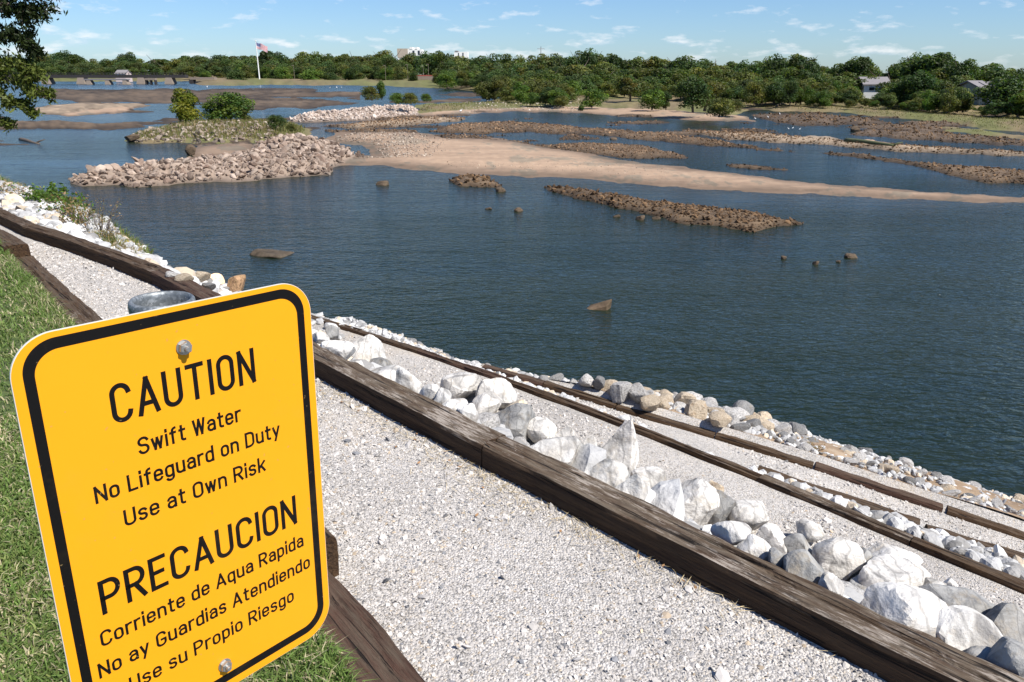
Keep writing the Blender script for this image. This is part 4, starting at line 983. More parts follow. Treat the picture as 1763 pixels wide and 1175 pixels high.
# water worn hump
q = river_at(468, 438); s = slant(q) / F; v = rock_shape(77, I4, 30, .04); zz = v.copy(); v[:, 2] *= .5 - .25 * v[:, 0]
o = mesh_obj('sunken_rock', v * np.array([44, 30, 22]) * s, I4[1], M['riverstone'], smooth=True, loc=q + [0, 0, -.02]); o.color = (.6, .6, .6, 1); tag(o, 'long low dark rock just breaking the water above the sign', 'rock')
def log(name, px0, px1, rad, label, limbs=(), mat='bark', col=None, lift=0):
    a, b = river_at(*px0), river_at(*px1); a[2] += lift; b[2] += lift; t = np.linspace(0, 1, 10)[:, None]; s = slant(a) / F
    pts = a + (b - a) * t + np.c_[0 * t, .2 * rad * s * np.sin(t * 7), .15 * rad * s * np.sin(t * 5)]; mb = MB()
    mb.tube(pts, rad * s * np.linspace(1, .55, 10), 8)
    for f, dx, dz in limbs:
        p0 = a + (b - a) * f; mb.tube([p0, p0 + np.array([dx * .5, 0, dz * .6]) * s, p0 + np.array([dx, 0, dz]) * s], [rad * .4 * s, rad * .3 * s, rad * .12 * s], 5)
    o = mb.build(name, M[mat], smooth=True); return tag(o, label, 'log')
log('driftwood_log', (36, 241), (66, 248), 3.2, 'dark floating log with a forked end at the left', ((.85, 14, 5), (.9, 10, -1)))
M['mossy'] = plain('mossy_bark', (.075, .085, .035), .95, 0, .5, 6)
log('driftwood_log', (1455, 248), (1538, 256), 4.2, 'long mossy green log stranded on the right bars', ((.98, 14, 4),), 'mossy', lift=.25)
log('driftwood_log', (1336, 189), (1345, 184), 1.6, 'small dark snag on the far right flats', ((.5, 4, 8), (.8, -3, 9)), lift=.5)

# ------------------------------------------------------------------ foliage
def crown_mesh(seed, lobes=16, quads=1500, size=.055, low=.12, tall=1.0, spread=.34, shell=.75, droop=0.):
    """unit crown: about 1 wide, z from low to 1"""
    r = np.random.default_rng(seed); L = []
    for i in range(lobes):
        a = r.uniform(0, 6.28); z = r.uniform(0, 1); wd = math.sin(math.pi * (z * .80 + .14)) ** .7
        rad = spread * wd * math.sqrt(r.random()) * 1.0; L.append((rad * math.cos(a), rad * math.sin(a), low + .10 + z * (1 - low - .22), r.uniform(.10, .20) * (.7 + .5 * wd)))
    L = np.array(L); w = L[:, 3] ** 2; i = r.choice(lobes, quads, p=w / w.sum())
    d = r.normal(size=(quads, 3)); d /= np.linalg.norm(d, axis=1)[:, None]; d[:, 2] = np.where(d[:, 2] < -.8, -d[:, 2], d[:, 2])
    rad = np.where(r.random(quads) < shell, r.uniform(.82, 1.12, quads), r.uniform(.2, .8, quads))
    c = L[i, :3] + d * (L[i, 3] * rad)[:, None] * [1, 1, .85]
    nr = d + r.normal(0, .5, (quads, 3)); nr /= np.linalg.norm(nr, axis=1)[:, None]
    ref = r.normal(size=(quads, 3)); a = np.cross(nr, ref); a /= np.linalg.norm(a, axis=1)[:, None]; b = np.cross(nr, a)
    s = size * r.uniform(.55, 1.4, quads)[:, None]; e = r.uniform(.5, .9, quads)[:, None]
    V = np.stack([c - a * s, c - b * s * e + nr * s * .2, c + a * s, c + b * s * e + nr * s * .15], 1)
    V[..., 2] = np.maximum(V[..., 2], .005)
    br = r.uniform(.55, 1.3, lobes)[i] * r.uniform(.7, 1.25, quads); hue = r.normal(0, .08, quads) + r.normal(0, .1, lobes)[i]
    col = np.stack([br * (1 + hue), br, br * (1 - hue)], -1)
    f = np.arange(quads * 4).reshape(-1, 4); return V.reshape(-1, 3), f, np.repeat(col, 4, 0)
def trunk_mesh(seed, h=.75, r0=.028, fork=4):
    r = np.random.default_rng(seed); mb = MB(); k = np.linspace(0, 1, 7)[:, None]
    pts = np.c_[.03 * np.sin(k * 3 + seed), .03 * np.cos(k * 2.3 + seed), k * h]; mb.tube(pts, r0 * (1.25 - .85 * k[:, 0]), 6)
    for i in range(fork):
        p0 = pts[2 + i % 4]; a = r.uniform(0, 6.28); L = r.uniform(.2, .38)
        mb.tube([p0, p0 + [L * .5 * math.cos(a), L * .5 * math.sin(a), L * .45], p0 + [L * .9 * math.cos(a), L * .9 * math.sin(a), L]], [r0 * .5, r0 * .35, r0 * .12], 5)
    return mb
TREES = []
for i in range(9):
    kw = [dict(lobes=22), dict(lobes=16, spread=.36), dict(lobes=28, low=.06), dict(lobes=14, spread=.30, shell=.85), dict(lobes=24, low=.2, spread=.38), dict(lobes=18, spread=.26, low=.05),
          dict(lobes=12, low=.3, spread=.36, shell=.9), dict(lobes=20, low=.02, spread=.34), dict(lobes=26, low=.02, spread=.40)][i]
    v, f, c = crown_mesh(300 + i, quads=3800, size=.027, **kw)
    cr = mesh_obj('crown', v, f, M['leaf'], col=c); tk = trunk_mesh(300 + i).build('trunk', M['bark']); C.objects.unlink(cr); C.objects.unlink(tk); TREES.append((cr, tk))
rt = random.Random(12)
def tree(name, base, w, h, var, col, label, cat='tree', group=None):
    w = min(w, 1.55 * h); e = empty(name, tuple(base), rt.uniform(0, 6.28)); e.scale = (w, w, h); tag(e, label, cat, group)
    cr, tk = TREES[var]; a = cr.copy(); C.objects.link(a); a.parent = e; a.color = (*col, 1)
    b = tk.copy(); C.objects.link(b); b.parent = e
    return e
def gcol(kind=None):
    b = rt.choice([(.072, .108, .030), (.082, .118, .032), (.098, .124, .034), (.062, .095, .030), (.115, .130, .036), (.082, .105, .036)]) if kind is None else kind
    k = rt.uniform(.9, 1.35); return tuple(x * k for x in b)
TOP = np.array([(-200, 92), (60, 95), (109, 89), (129, 88), (148, 98), (170, 99), (204, 99), (218, 90), (235, 90), (243, 99), (272, 93), (296, 98), (312, 92.5), (330, 95), (368, 91), (402, 92), (422, 92), (440, 94), (463, 84), (484, 83), (499, 96), (526, 88), (547, 90), (565, 91), (590, 91),
 (613, 86), (634, 92.5), (656, 86), (682, 84), (695, 89), (719, 90), (748, 89), (770, 87), (785, 94), (804, 95), (826, 96), (842, 90), (865, 89), (896, 96), (924, 92), (956, 89), (977, 94), (995, 85), (1011, 83), (1024, 92), (1045, 87), (1063, 94), (1080, 99), (1097, 93), (1114, 99), (1126, 95), (1152, 94), (1179, 95), (1199, 100),
 (1227, 98), (1256, 103), (1299, 104), (1319, 98), (1333, 95), (1353, 101), (1377, 90), (1389, 92.5), (1401, 106), (1423, 110), (1438, 113), (1445, 103), (1472, 97), (1489, 103), (1497, 115), (1522, 112), (1548, 103.6), (1572, 91), (1602, 89), (1626, 96), (1633, 104), (1648, 102), (1662, 110), (1689, 108), (1718, 113), (1735, 115), (1763, 115), (2000, 118)])
top = lambda x: float(np.interp(x, TOP[:, 0], TOP[:, 1]))
DB = lambda x: float(np.interp(x, [-200, 0, 300, 600, 680, 760, 860, 980, 1280, 1500, 1763, 2000], [560, 560, 540, 460, 430, 300, 215, 175, 134, 121, 90, 75]))
def zone(x):
    return 'beyond the railway bridge' if x < 330 else ('around the flagpole' if x < 600 else ('below the white rooftops' if x < 840 else ('behind the bushy island' if x < 1280 else ('left of the pale houses' if x < 1440 else 'around the pale houses'))))
def put_tree(x, Df, f_top, wpx, row, var=None, base_z=None, col=None, name='tree', label=None, group=None, cat='tree'):
    D = DB(x) * Df; zt = float(at_y(x, f_top, D)[2]); bz = ZW + float(np.interp(x, [690, 790], [2.2, .75])) if base_z is None else base_z
    b = at_y(x, 150, D); w = wpx * slant(b) / F
    return tree(name, (b[0], D, bz), w, zt - bz, rt.randrange(9) if var is None else var, col or gcol(), label, cat, group)
HG = [(1468, 1528), (1550, 1574), (1663, 1718)]
for row, (Df, step, frac, wp) in enumerate([(1.40, 20, 0.0, 44), (1.24, 20, .20, 42), (1.11, 20, .42, 38), (1.02, 20, .62, 34)]):
    x = -60 + row * 7
    while x < 1800:
        bpx = float(np.interp(x, [0, 300, 600, 760, 860, 1280, 1500, 1763], [137, 137, 137, 146, 157, 177, 182, 203])); tp = top(x)
        f_top = tp + (bpx - tp) * frac + rt.uniform(-1, 6) * (1 if row else .35)
        skip = (row and any(a < x < b for a, b in HG) and rt.random() < .8) or (row and 708 < x < 752) or (row == 3 and x < 600)
        if not skip:
            look = ['tall dark green tree at the back of the wood', 'green tree in the middle of the wood', 'lower green tree near the front of the wood', 'low bushy tree at the foot of the wood'][row]
            put_tree(x, Df * rt.uniform(.97, 1.04), f_top, wp * rt.uniform(.85, 1.3) * (1.3 if x > 700 else 1.05), row, var=rt.randrange(9) if row < 2 else rt.choice([2, 5, 7, 8, 7, 8]), label=f'{look} {zone(x)}', group=f'{["back", "middle", "front", "foot"][row]} trees {zone(x)}')
        x += step * rt.uniform(.75, 1.3)
for x, tp, w, la, vr in ((1377, 89, 52, 'tallest scraggly tree standing above the wood left of the pale houses', 6), (1472, 96, 70, 'broad tree standing clear left of the biggest oak', 4), (1600, 88, 104, 'biggest spreading oak above the pale houses', 4), (1650, 101, 60, 'dark tree just right of the biggest oak', 0),
                      (473, 83, 50, 'tall loose tree just right of the flag', 6), (1007, 83, 48, 'round topped dark tree standing highest behind the bushy island', 1), (1047, 87, 44, 'second round topped dark tree, right of the highest one', 1), (228, 89, 34, 'dark round tree above the white house by the bridge', 0),
                      (120, 88, 64, 'dark broad tree above the left end of the bridge', 2), (1332, 95, 60, 'domed dark green tree left of the scraggly one', 2), (1735, 128, 110, 'big dark rounded tree at the right edge of the wood', 8), (1560, 128, 50, 'dark tree in front of the middle pale house', 7), (1585, 122, 60, 'dark leaning tree below the biggest oak', 2)):
    put_tree(x, 1.3 if tp < 120 else 1.08, tp, w, 0, vr, label=la, col=gcol((.044, .072, .02)), group='standout trees of the far wood')
# bushes: px x, base y, top y, width px, colour, label
OL = (.110, .118, .032); YG = (.20, .21, .025); MG = (.085, .135, .025); DG = (.052, .080, .022)
BU = [(318, 208, 150, 46, YG, 'yellow green bushy young tree on the weedy jetty', 'tree', 7), (328, 206, 152, 30, DG, 'darker sapling behind the yellow green tree on the jetty', 'tree', 5), (398, 206, 154, 58, MG, 'mid green bushy young tree on the weedy jetty', 'tree', 8), (372, 206, 172, 40, MG, 'low bush at the left of the mid green jetty tree', 'bush', 8),
      (422, 206, 186, 36, OL, 'low olive bush right of the mid green jetty tree', 'bush', 8), (476, 218, 196, 30, DG, 'small dark round bush at the peak of the pale rubble heap', 'bush', 8), (503, 224, 212, 34, OL, 'low grassy bush on the slope right of the rubble heap', 'bush', 8),
      (640, 172, 146, 26, OL, 'grey green bush at the crest of the farther jetty', 'bush', 8), (657, 171, 138, 16, MG, 'slim upright green bush at the crest of the farther jetty', 'bush', 5), (686, 178, 158, 24, MG, 'bright green bush low on the farther jetty', 'bush', 8), (708, 178, 158, 26, OL, 'olive bush right of the bright green one on the farther jetty', 'bush', 8), (735, 174, 160, 18, MG, 'small green bush at the right end of the farther jetty', 'bush', 8),
      (1020, 184, 150, 40, MG, 'round bright green bush on the far sand bar', 'bush', 8), (1000, 190, 180, 9, MG, 'tiny green tuft on the far sand bar', 'bush', 8), (1122, 188, 150, 34, MG, 'dense green bush behind the far sand bar', 'bush', 8), (1146, 188, 156, 22, DG, 'narrow dark bush right of the dense green one', 'bush', 5),
      (1083, 176, 128, 44, OL, 'small tree with a bare trunk beside the dense green bush', 'tree', 6), (1192, 192, 130, 44, DG, 'dark bushy tree at the right part of the far sand bar', 'tree', 2), (1238, 200, 166, 50, OL, 'drooping olive willow bush at the tip of the far sand bar', 'bush', 8), (1262, 192, 168, 30, OL, 'low bush behind the drooping willow', 'bush', 8),
      (1212, 190, 132, 60, OL, 'olive tree behind the drooping willow bush', 'tree', 2), (568, 148, 124, 34, DG, 'dark bush at the waterline right of the flagpole', 'bush', 8), (540, 147, 116, 60, MG, 'broad tree at the waterline right of the flagpole', 'tree', 8), (412, 146, 118, 30, DG, 'dark bush left of the flagpole by the water', 'bush', 8), (770, 152, 124, 34, MG, 'bush left of the bushy island beside the lawn gap', 'bush', 8)]
for x, by, ty, w, cl, la, ct, vr in BU:
    if by > 190: H_ = at(x, by, ZW + .9)
    elif x < 600: H_ = at_y(x, by, 455)
    else: H_ = at(x, by, ZW + (1.6 if x < 760 else .6))
    s = slant(H_) / F; zt = float(at_y(x, ty, H_[1])[2])
    tree('bush' if ct == 'bush' else 'small_tree', (H_[0], H_[1], H_[2] - .15), w * s * 1.4, zt - H_[2] + .15, vr, gcol(cl), la, ct, 'bushes on the river bars' if ct == 'bush' else None)
# bushy island and far bank undergrowth, one by one
for i in range(118):
    x = rt.uniform(835, 985) if i < 22 else rt.uniform(1285, 1800)
    if i < 22: by = float(np.interp(x, [835, 985], [176, 184])) - rt.uniform(0, 10); ty = by - rt.uniform(18, 42); b = at(x, by, ZW + .6); la = 'olive bush of the bushy island in mid river'; gp = 'bushes of the bushy island'
    else: by = float(np.interp(x, [1285, 1500, 1763], [180, 186, 206])) - rt.uniform(0, 5); ty = by - rt.uniform(16, 46); b = at_y(x, by, DB(x) * rt.uniform(.97, 1.12)); b[2] = ZW + .7; la = 'green bush along the grassy far right bank'; gp = 'bushes along the far right bank'
    if any(a_ - 6 < x < b_ + 6 for a_, b_ in HG): ty = max(ty, by - 14)
    s = slant(b) / F; zt = float(at_y(x, ty, b[1])[2])
    tree('bush', tuple(b - [0, 0, .1]), rt.uniform(26, 50) * s, zt - b[2], rt.choice([8, 7, 2, 5, 8]), gcol(rt.choice([OL, MG, OL, DG])), la, 'bush', gp)
for i in range(58):
    x = rt.uniform(345, 840); b = at_y(x, 145, DB(x) * rt.uniform(1.0, 1.06)); b[2] = ZW + 1.2; s = slant(b) / F
    tree('bush', tuple(b), rt.uniform(18, 40) * s, rt.uniform(8, 26) * s, rt.choice([8, 8, 7]), gcol(rt.choice([OL, MG, DG])), 'low bush along the far bank ' + zone(x), 'bush', 'far bank bushes ' + zone(x))

# reeds and weeds on the bars (grass nobody could count)
def bar_grass(n, box, seed, hpx, label, cols, want=(3,), hmin=.25):
    r = np.random.default_rng(seed); px = r.uniform(box[0], box[1], n); py = r.uniform(box[2], box[3], n); h, c, kd = river_ground(px, py)
    k = np.isin(kd, want) & (h > hmin); px, py, h = px[k], py[k], h[k]; p = at(px, py, ZW); s = np.linalg.norm(p, axis=1) / F; p[:, 2] = ZW + h - .05
    col = np.array(cols)[r.integers(0, len(cols), len(p))] * r.uniform(.7, 1.3, (len(p), 1))
    blades(p, hpx * s, .45 * s, col, seed, 'weeds', label, .35)
bar_grass(14000, (225, 535, 212, 246), 401, 7.5, 'tall weeds growing on the jetty end', [(.12, .14, .035), (.19, .17, .06), (.10, .13, .03), (.27, .20, .10), (.22, .17, .08)], hmin=.22)
bar_grass(16000, (1280, 1800, 180, 232), 402, 2.4, 'grass on the far right bank', [(.15, .165, .04), (.20, .16, .07), (.12, .14, .035)], hmin=.12)
bar_grass(3500, (700, 1000, 174, 200), 403, 4, 'sparse weeds on the far sand bar', [(.14, .15, .045), (.22, .18, .08)], hmin=.2)

# ------------------------------------------------------------------ weeds on the near bank crest at the left
def weed(px, py, hpx, wpx, n, leaf, cols, label, seed, stems=14, lift=0.0, name='weed'):
    q = march(px, py); s = slant(q) / F; r = np.random.default_rng(seed); e = empty(name, tuple(q)); tag(e, label, 'weed', 'weeds on the near bank')
    mb = MB(); tips = []
    for i in range(stems):
        a = r.uniform(0, 6.28); L = hpx * s * r.uniform(.5, 1.1); o = wpx * s * r.uniform(.1, .55); b0 = np.array([math.cos(a) * o * .3, math.sin(a) * o * .3, -.03])
        pts = [b0, b0 + [math.cos(a) * o * .4, math.sin(a) * o * .4, L * .55], b0 + [math.cos(a) * o, math.sin(a) * o, L]]; mb.tube(pts, [.0035, .0025, .0012], 4); tips.append(pts)
    st = mb.build('stem', M['bark'] if leaf else M['straw'], e)
    if leaf:
        pk = [tips[i] for i in r.integers(0, stems, n)]; t = r.uniform(.25, 1.05, n)[:, None]
        c = np.array([p_[1] for p_ in pk]) * (1 - t) + np.array([p_[2] for p_ in pk]) * t + r.normal(0, .035 * wpx * s + .015, (n, 3))
        nr = r.normal(size=(n, 3)) + [0, 0, .9]; nr /= np.linalg.norm(nr, axis=1)[:, None]; a = np.cross(nr, r.normal(size=(n, 3))); a /= np.linalg.norm(a, axis=1)[:, None]; b = np.cross(nr, a)
        z = (leaf * s * r.uniform(.6, 1.3, n))[:, None]; V = np.stack([c - a * z, c - b * z * .45, c + a * z, c + b * z * .45], 1)
        col = np.array(cols)[r.integers(0, len(cols), n)] * r.uniform(.7, 1.25, (n, 1))
        mesh_obj('leaves', V.reshape(-1, 3), np.arange(4 * n).reshape(-1, 4), M['leaf_near'], e, col=np.repeat(col, 4, 0))
    return e
r = np.random.default_rng(91); n = 14000; u = -9.3 - 9 * r.random(n) ** 1.3; nn = nT1(u) + .80 + r.random(n) * .75 * np.clip((-9.0 - u) / 1.2, .25, 1); p = on_bank(u, nn, -.01); k = seen(p); p = p[k]; n = len(p)
cl = fbm(p[:, :2] * 1.6, 33, 3); col = np.where((cl + r.normal(0, .25, n) > .05)[:, None], [.14, .185, .045], [.36, .27, .14]) * r.uniform(.6, 1.2, (n, 1))
blades(p, .13 * np.clip(1 + 1.3 * cl, .35, 2), .0045, col, 92, 'bank_grass', 'rough green and straw coloured grass on the crest of the left bank', .7)
M['straw'] = plain('dry_stalk', (.42, .30, .17), .9, 0, .3, 20)
GR = [(.085, .16, .02), (.06, .12, .018), (.12, .18, .025)]; DRY = [(.28, .17, .085), (.36, .26, .13), (.16, .13, .05)]
weed(75, 352, 26, 40, 420, 3.2, GR, 'bright leafy green bush on the crest of the left bank', 1, 22)
weed(118, 360, 24, 44, 380, 2.8, GR + DRY[:1], 'green leafy weed drooping right of the bright bush', 2, 22)
weed(103, 352, 40, 20, 60, 3.6, GR, 'thin tall sprig with a few leaves at its top over the water', 3, 5)
weed(105, 372, 20, 40, 300, 2.6, GR + DRY, 'olive weed in front of the leafy green bush', 4, 20)
weed(140, 392, 34, 52, 420, 2.6, DRY + GR[:1], 'reddish brown dry weed on the crest of the left bank', 5, 30)
weed(172, 405, 52, 56, 240, 1.8, DRY + [(.14, .15, .05)], 'wispy feathery weed standing over the water', 6, 36)
weed(176, 416, 22, 44, 200, 1.8, DRY, 'straw coloured grass tuft near the shore stones', 7, 40)
weed(207, 428, 18, 22, 60, 2.2, [(.35, .28, .06), (.22, .22, .05)], 'small yellowing weed at the edge of the shore stones', 8, 9)
weed(40, 342, 16, 60, 260, 2.0, DRY + GR[:1], 'dry grass tuft on the crest at the far left', 9, 40)
weed(8, 335, 18, 50, 260, 2.0, DRY + GR[:1], 'dry grass tuft at the left edge of the picture', 10, 40)
weed(1505, 770, 34, 34, 0, 0, None, 'bare dry twiggy weed among the shore stones at right', 11, 40)
weed(1300, 735, 12, 12, 40, 1.8, GR, 'tiny green weed beside the bare soil patch', 12, 5)
weed(1400, 775, 14, 30, 160, 1.8, DRY, 'dry rust coloured tuft on the bare soil patch', 13, 20)

# ------------------------------------------------------------------ overhanging tree at the left
def near_tree():
    r = np.random.default_rng(9); D = 15.0; base = np.array([-14.5, 12.3, .35]); e = empty('shade_tree', tuple(base)); tag(e, 'dark leafy tree overhanging from the left edge of the picture', 'tree')
    mb = MB(); k = np.linspace(0, 1, 8)[:, None]; tp = np.c_[.25 * np.sin(k * 2), 0 * k, k * 5.2]; mb.tube(tp, .24 - .13 * k[:, 0], 10)
    leaves, cols = [], []
    def P_(px, py, dy=0): return at_y(px, py, D + dy) - base
    def branch(pts, r0, dens, size, spread, tint, a0=.25):
        a0 = min(a0, .08); dens = int(dens * 1.5)
        pts = np.array(pts); t = np.linspace(0, 1, 14); seg = np.linspace(0, 1, len(pts)); q = np.stack([np.interp(t, seg, pts[:, j]) for j in range(3)], 1); q[1:-1] += r.normal(0, .04, (12, 3))
        mb.tube(q, r0 * (1.05 - .9 * t), 6)
        for j in range(dens):
            f = a0 + (1 - a0) * r.random(); p0 = np.array([np.interp(f, t, q[:, m]) for m in range(3)]); dv = r.normal(size=3) * [1, 1, .7]; dv /= np.linalg.norm(dv); L = spread * r.uniform(.3, 1) * (1.1 - .4 * f)
            p1 = p0 + dv * L + [0, 0, -.12 * L]; mb.tube([p0, (p0 + p1) / 2 + [0, 0, .03], p1], [.007, .005, .002], 4)
            m = r.integers(12, 22); tt = r.uniform(.25, 1.1, m)[:, None]; leaves.append(p0 + (p1 - p0) * tt + r.normal(0, .035, (m, 3))); cols.append(np.tile(np.array(tint) * r.uniform(.7, 1.25), (m, 1)) * r.uniform(.7, 1.3, (m, 1)))
    DK_SHADE = (.028, .042, .012); LT = (.11, .135, .026)  # shade on the upper foliage is put into its darker leaf tint
    branch([tp[4], P_(-110, 40), P_(-10, 5), P_(80, 22)], 0.098, 130, 0, 0.45, DK_SHADE, .35)
    branch([tp[5], P_(-120, -60), P_(0, -50), P_(75, -12)], 0.084, 110, 0, 0.48, DK_SHADE, .3)
    branch([tp[4], P_(-100, 75), P_(0, 55), P_(48, 62), P_(62, 92)], 0.070, 90, 0, 0.30, DK_SHADE, .35)
    branch([P_(0, 20), P_(40, 22), P_(52, 60), P_(66, 98)], 0.028, 12, 0, 0.15, DK_SHADE, .3)
    branch([tp[3], P_(-120, 110), P_(-10, 110), P_(40, 112), P_(60, 140)], 0.070, 110, 0, 0.36, LT, .3)
    branch([tp[3], P_(-110, 140), P_(-5, 130), P_(45, 150), P_(88, 160)], 0.056, 80, 0, 0.26, LT, .3)
    branch([tp[2], P_(-120, 170), P_(-10, 160), P_(25, 175), P_(55, 192)], 0.056, 80, 0, 0.29, LT, .3)
    branch([tp[2], P_(-120, 190), P_(-20, 180), P_(0, 205), P_(18, 215)], 0.042, 30, 0, 0.21, LT, .4)
    for i in range(9):                                # the rest of its crown, out of the picture
        a = 2.1 + i * .52; p0 = tp[3 + i % 5]; L = r.uniform(2.0, 3.2); up = r.uniform(.2, 2.2)
        branch([p0, p0 + [L * .5 * math.cos(a), L * .5 * math.sin(a), up * .7], p0 + [L * math.cos(a), L * math.sin(a), up]], .06, 90, 0, .55, DK_SHADE if i % 2 else LT, .2)
    for f in (.3, .55, .8): branch([tp[4], (tp[4] + P_(-40, 20)) * .5 + [-.4, 0, .9 * f], P_(-60, 60 * f)], .03, 90, 0, .5, DK_SHADE, .02)
    mb.build('trunk', M['bark'], e, True)
    c = np.concatenate(leaves); n = len(c); col = np.concatenate(cols); nr = r.normal(size=(n, 3)) + [0, 0, .5]; nr /= np.linalg.norm(nr, axis=1)[:, None]
    ax = np.cross(nr, r.normal(size=(n, 3))); ax /= np.linalg.norm(ax, axis=1)[:, None]; ax[:, 2] -= .35; b = np.cross(nr, ax); b /= np.linalg.norm(b, axis=1)[:, None]
    z = r.uniform(.03, .066, n)[:, None]; V = np.stack([c - ax * z, c - ax * z * .1 - b * z * .40, c + ax * z, c - ax * z * .1 + b * z * .40], 1)
    mesh_obj('crown', V.reshape(-1, 3), np.arange(4 * n).reshape(-1, 4), M['leaf_near'], e, col=np.repeat(col, 4, 0))
near_tree()

# ------------------------------------------------------------------ far structures
M['concrete'] = plain('old_concrete', (.23, .185, .145), .9, 0, .25, 2); M['steel'] = plain('dark_steel', (.035, .03, .028), .7, 0, .3, 4)
M['white'] = plain('white_paint', (.78, .77, .74), .6, 0, .05, 3); M['roof'] = plain('grey_shingles', (.20, .185, .185), .9, 0, .2, 2); M['pane'] = plain('window_glass', (.03, .035, .045), .15, 0, .1, 1)
M['brown'] = plain('brown_panels', (.40, .34, .27), .8, 0, .2, .5); M['pinkwall'] = plain('pale_pink_wall', (.55, .45, .42), .8, 0, .1, 1); M['greenroof'] = plain('sage_siding', (.30, .33, .27), .8, 0, .1, 1)
# railway bridge
YB = 415.; s = YB * 1.13 / F
X = lambda px: float(at_y(px, 135, YB)[0]); Zp = lambda px, py, Y=YB: float(at_y(px, py, Y)[2])
bl = empty('railway_bridge', (X(180), YB, ZW)); tag(bl, 'dark steel railway bridge on concrete piers at the far left', 'bridge')
ox, oz = X(180), ZW
mb = MB(); mb.box((X(20) - ox, -2, Zp(180, 134.6) - oz), (X(322) - ox, 2, Zp(180, 129.2) - oz)); mb.build('deck', M['steel'], bl)
mb = MB()
xs = np.arange(X(20), X(322), 1.6)
for yy in (-2.05, 2.05):
    mb.box((X(20) - ox, yy - .08, Zp(180, 126.2) - oz), (X(322) - ox, yy + .08, Zp(180, 125.6) - oz))
    for xx in xs: mb.box((xx - ox - .07, yy - .07, Zp(180, 129.5) - oz), (xx - ox + .07, yy + .07, Zp(180, 126.2) - oz))
mb.build('railing', M['steel'], bl)
for px in (82, 142, 245, 293):
    mb = MB(); w = 1.5; x0 = X(px) - ox; zt = Zp(px, 134) - oz
    v = [(x0 - w * 1.5, -3, -.6), (x0 + w * 1.5, -3, -.6), (x0 + w * 1.5, 3, -.6), (x0 - w * 1.5, 3, -.6), (x0 - w, -2.2, zt), (x0 + w, -2.2, zt), (x0 + w, 2.2, zt), (x0 - w, 2.2, zt)]
    mb.add(np.array(v), [[0, 3, 2, 1], [4, 5, 6, 7], [0, 1, 5, 4], [1, 2, 6, 5], [2, 3, 7, 6], [3, 0, 4, 7]]); mb.build('pier', M['concrete'], bl)
# low dam gates in front
YD = 395.; XD = lambda px: float(at_y(px, 140, YD)[0]); dm = empty('low_dam', (XD(185), YD, ZW)); tag(dm, 'low concrete slab on stubby piers in front of the railway bridge', 'dam'); ox = XD(185)
mb = MB(); mb.box((XD(147) - ox, -1.5, Zp(185, 138.4, YD) - oz), (XD(222) - ox, 1.5, Zp(185, 136, YD) - oz)); mb.build('slab', M['roof'], dm)
for px in (155, 187, 217):
    mb = MB(); x0 = XD(px) - ox; zt = Zp(px, 138.4, YD) - oz; v = [(x0 - 1.2, -2, -.6), (x0 + 1.6, -2, -.6), (x0 + 1.6, 2, -.6), (x0 - 1.2, 2, -.6), (x0 - 1.1, -1.4, zt), (x0 + .7, -1.4, zt), (x0 + .7, 1.4, zt), (x0 - 1.1, 1.4, zt)]
    mb.add(np.array(v), [[0, 3, 2, 1], [4, 5, 6, 7], [0, 1, 5, 4], [1, 2, 6, 5], [2, 3, 7, 6], [3, 0, 4, 7]]); mb.build('pier', M['concrete'], dm)
g2 = empty('gate_house', (XD(260), YD, ZW)); tag(g2, 'small concrete gate frame beside a bridge pier', 'gate'); 
mb = MB(); x0 = XD(251) - XD(260); x1 = XD(269) - XD(260); zt = Zp(260, 135, YD) - oz
mb.box((x0, -1.2, zt - .9), (x1, 1.2, zt)); mb.build('beam', M['concrete'], g2)
for xx in (x0 + .3, (x0 + x1) / 2, x1 - .3):
    mb = MB(); mb.box((xx - .3, -1, -.5), (xx + .3, 1, zt - .9)); mb.build('leg', M['steel'], g2)
ab = empty('bridge_abutment', (XD(345), 430, ZW)); tag(ab, 'pale concrete culvert and bank wall at the right end of the bridge', 'abutment')
XA = lambda px: float(at_y(px, 140, 430.)[0]) - XD(345); zA = lambda py: float(at_y(345, py, 430.)[2]) - ZW
mb = MB(); mb.box((XA(330), -2, zA(137.5)), (XA(372), 2, zA(133.5))); mb.build('lintel', M['concrete'], ab)
mb = MB(); mb.box((XA(328), -2, -.5), (XA(335), 2, zA(137.5))); mb.build('leg', M['steel'], ab)
mb = MB(); mb.box((XA(336), -.8, -.5), (XA(374), .4, zA(140.5))); mb.build('back_wall', M['concrete'], ab)
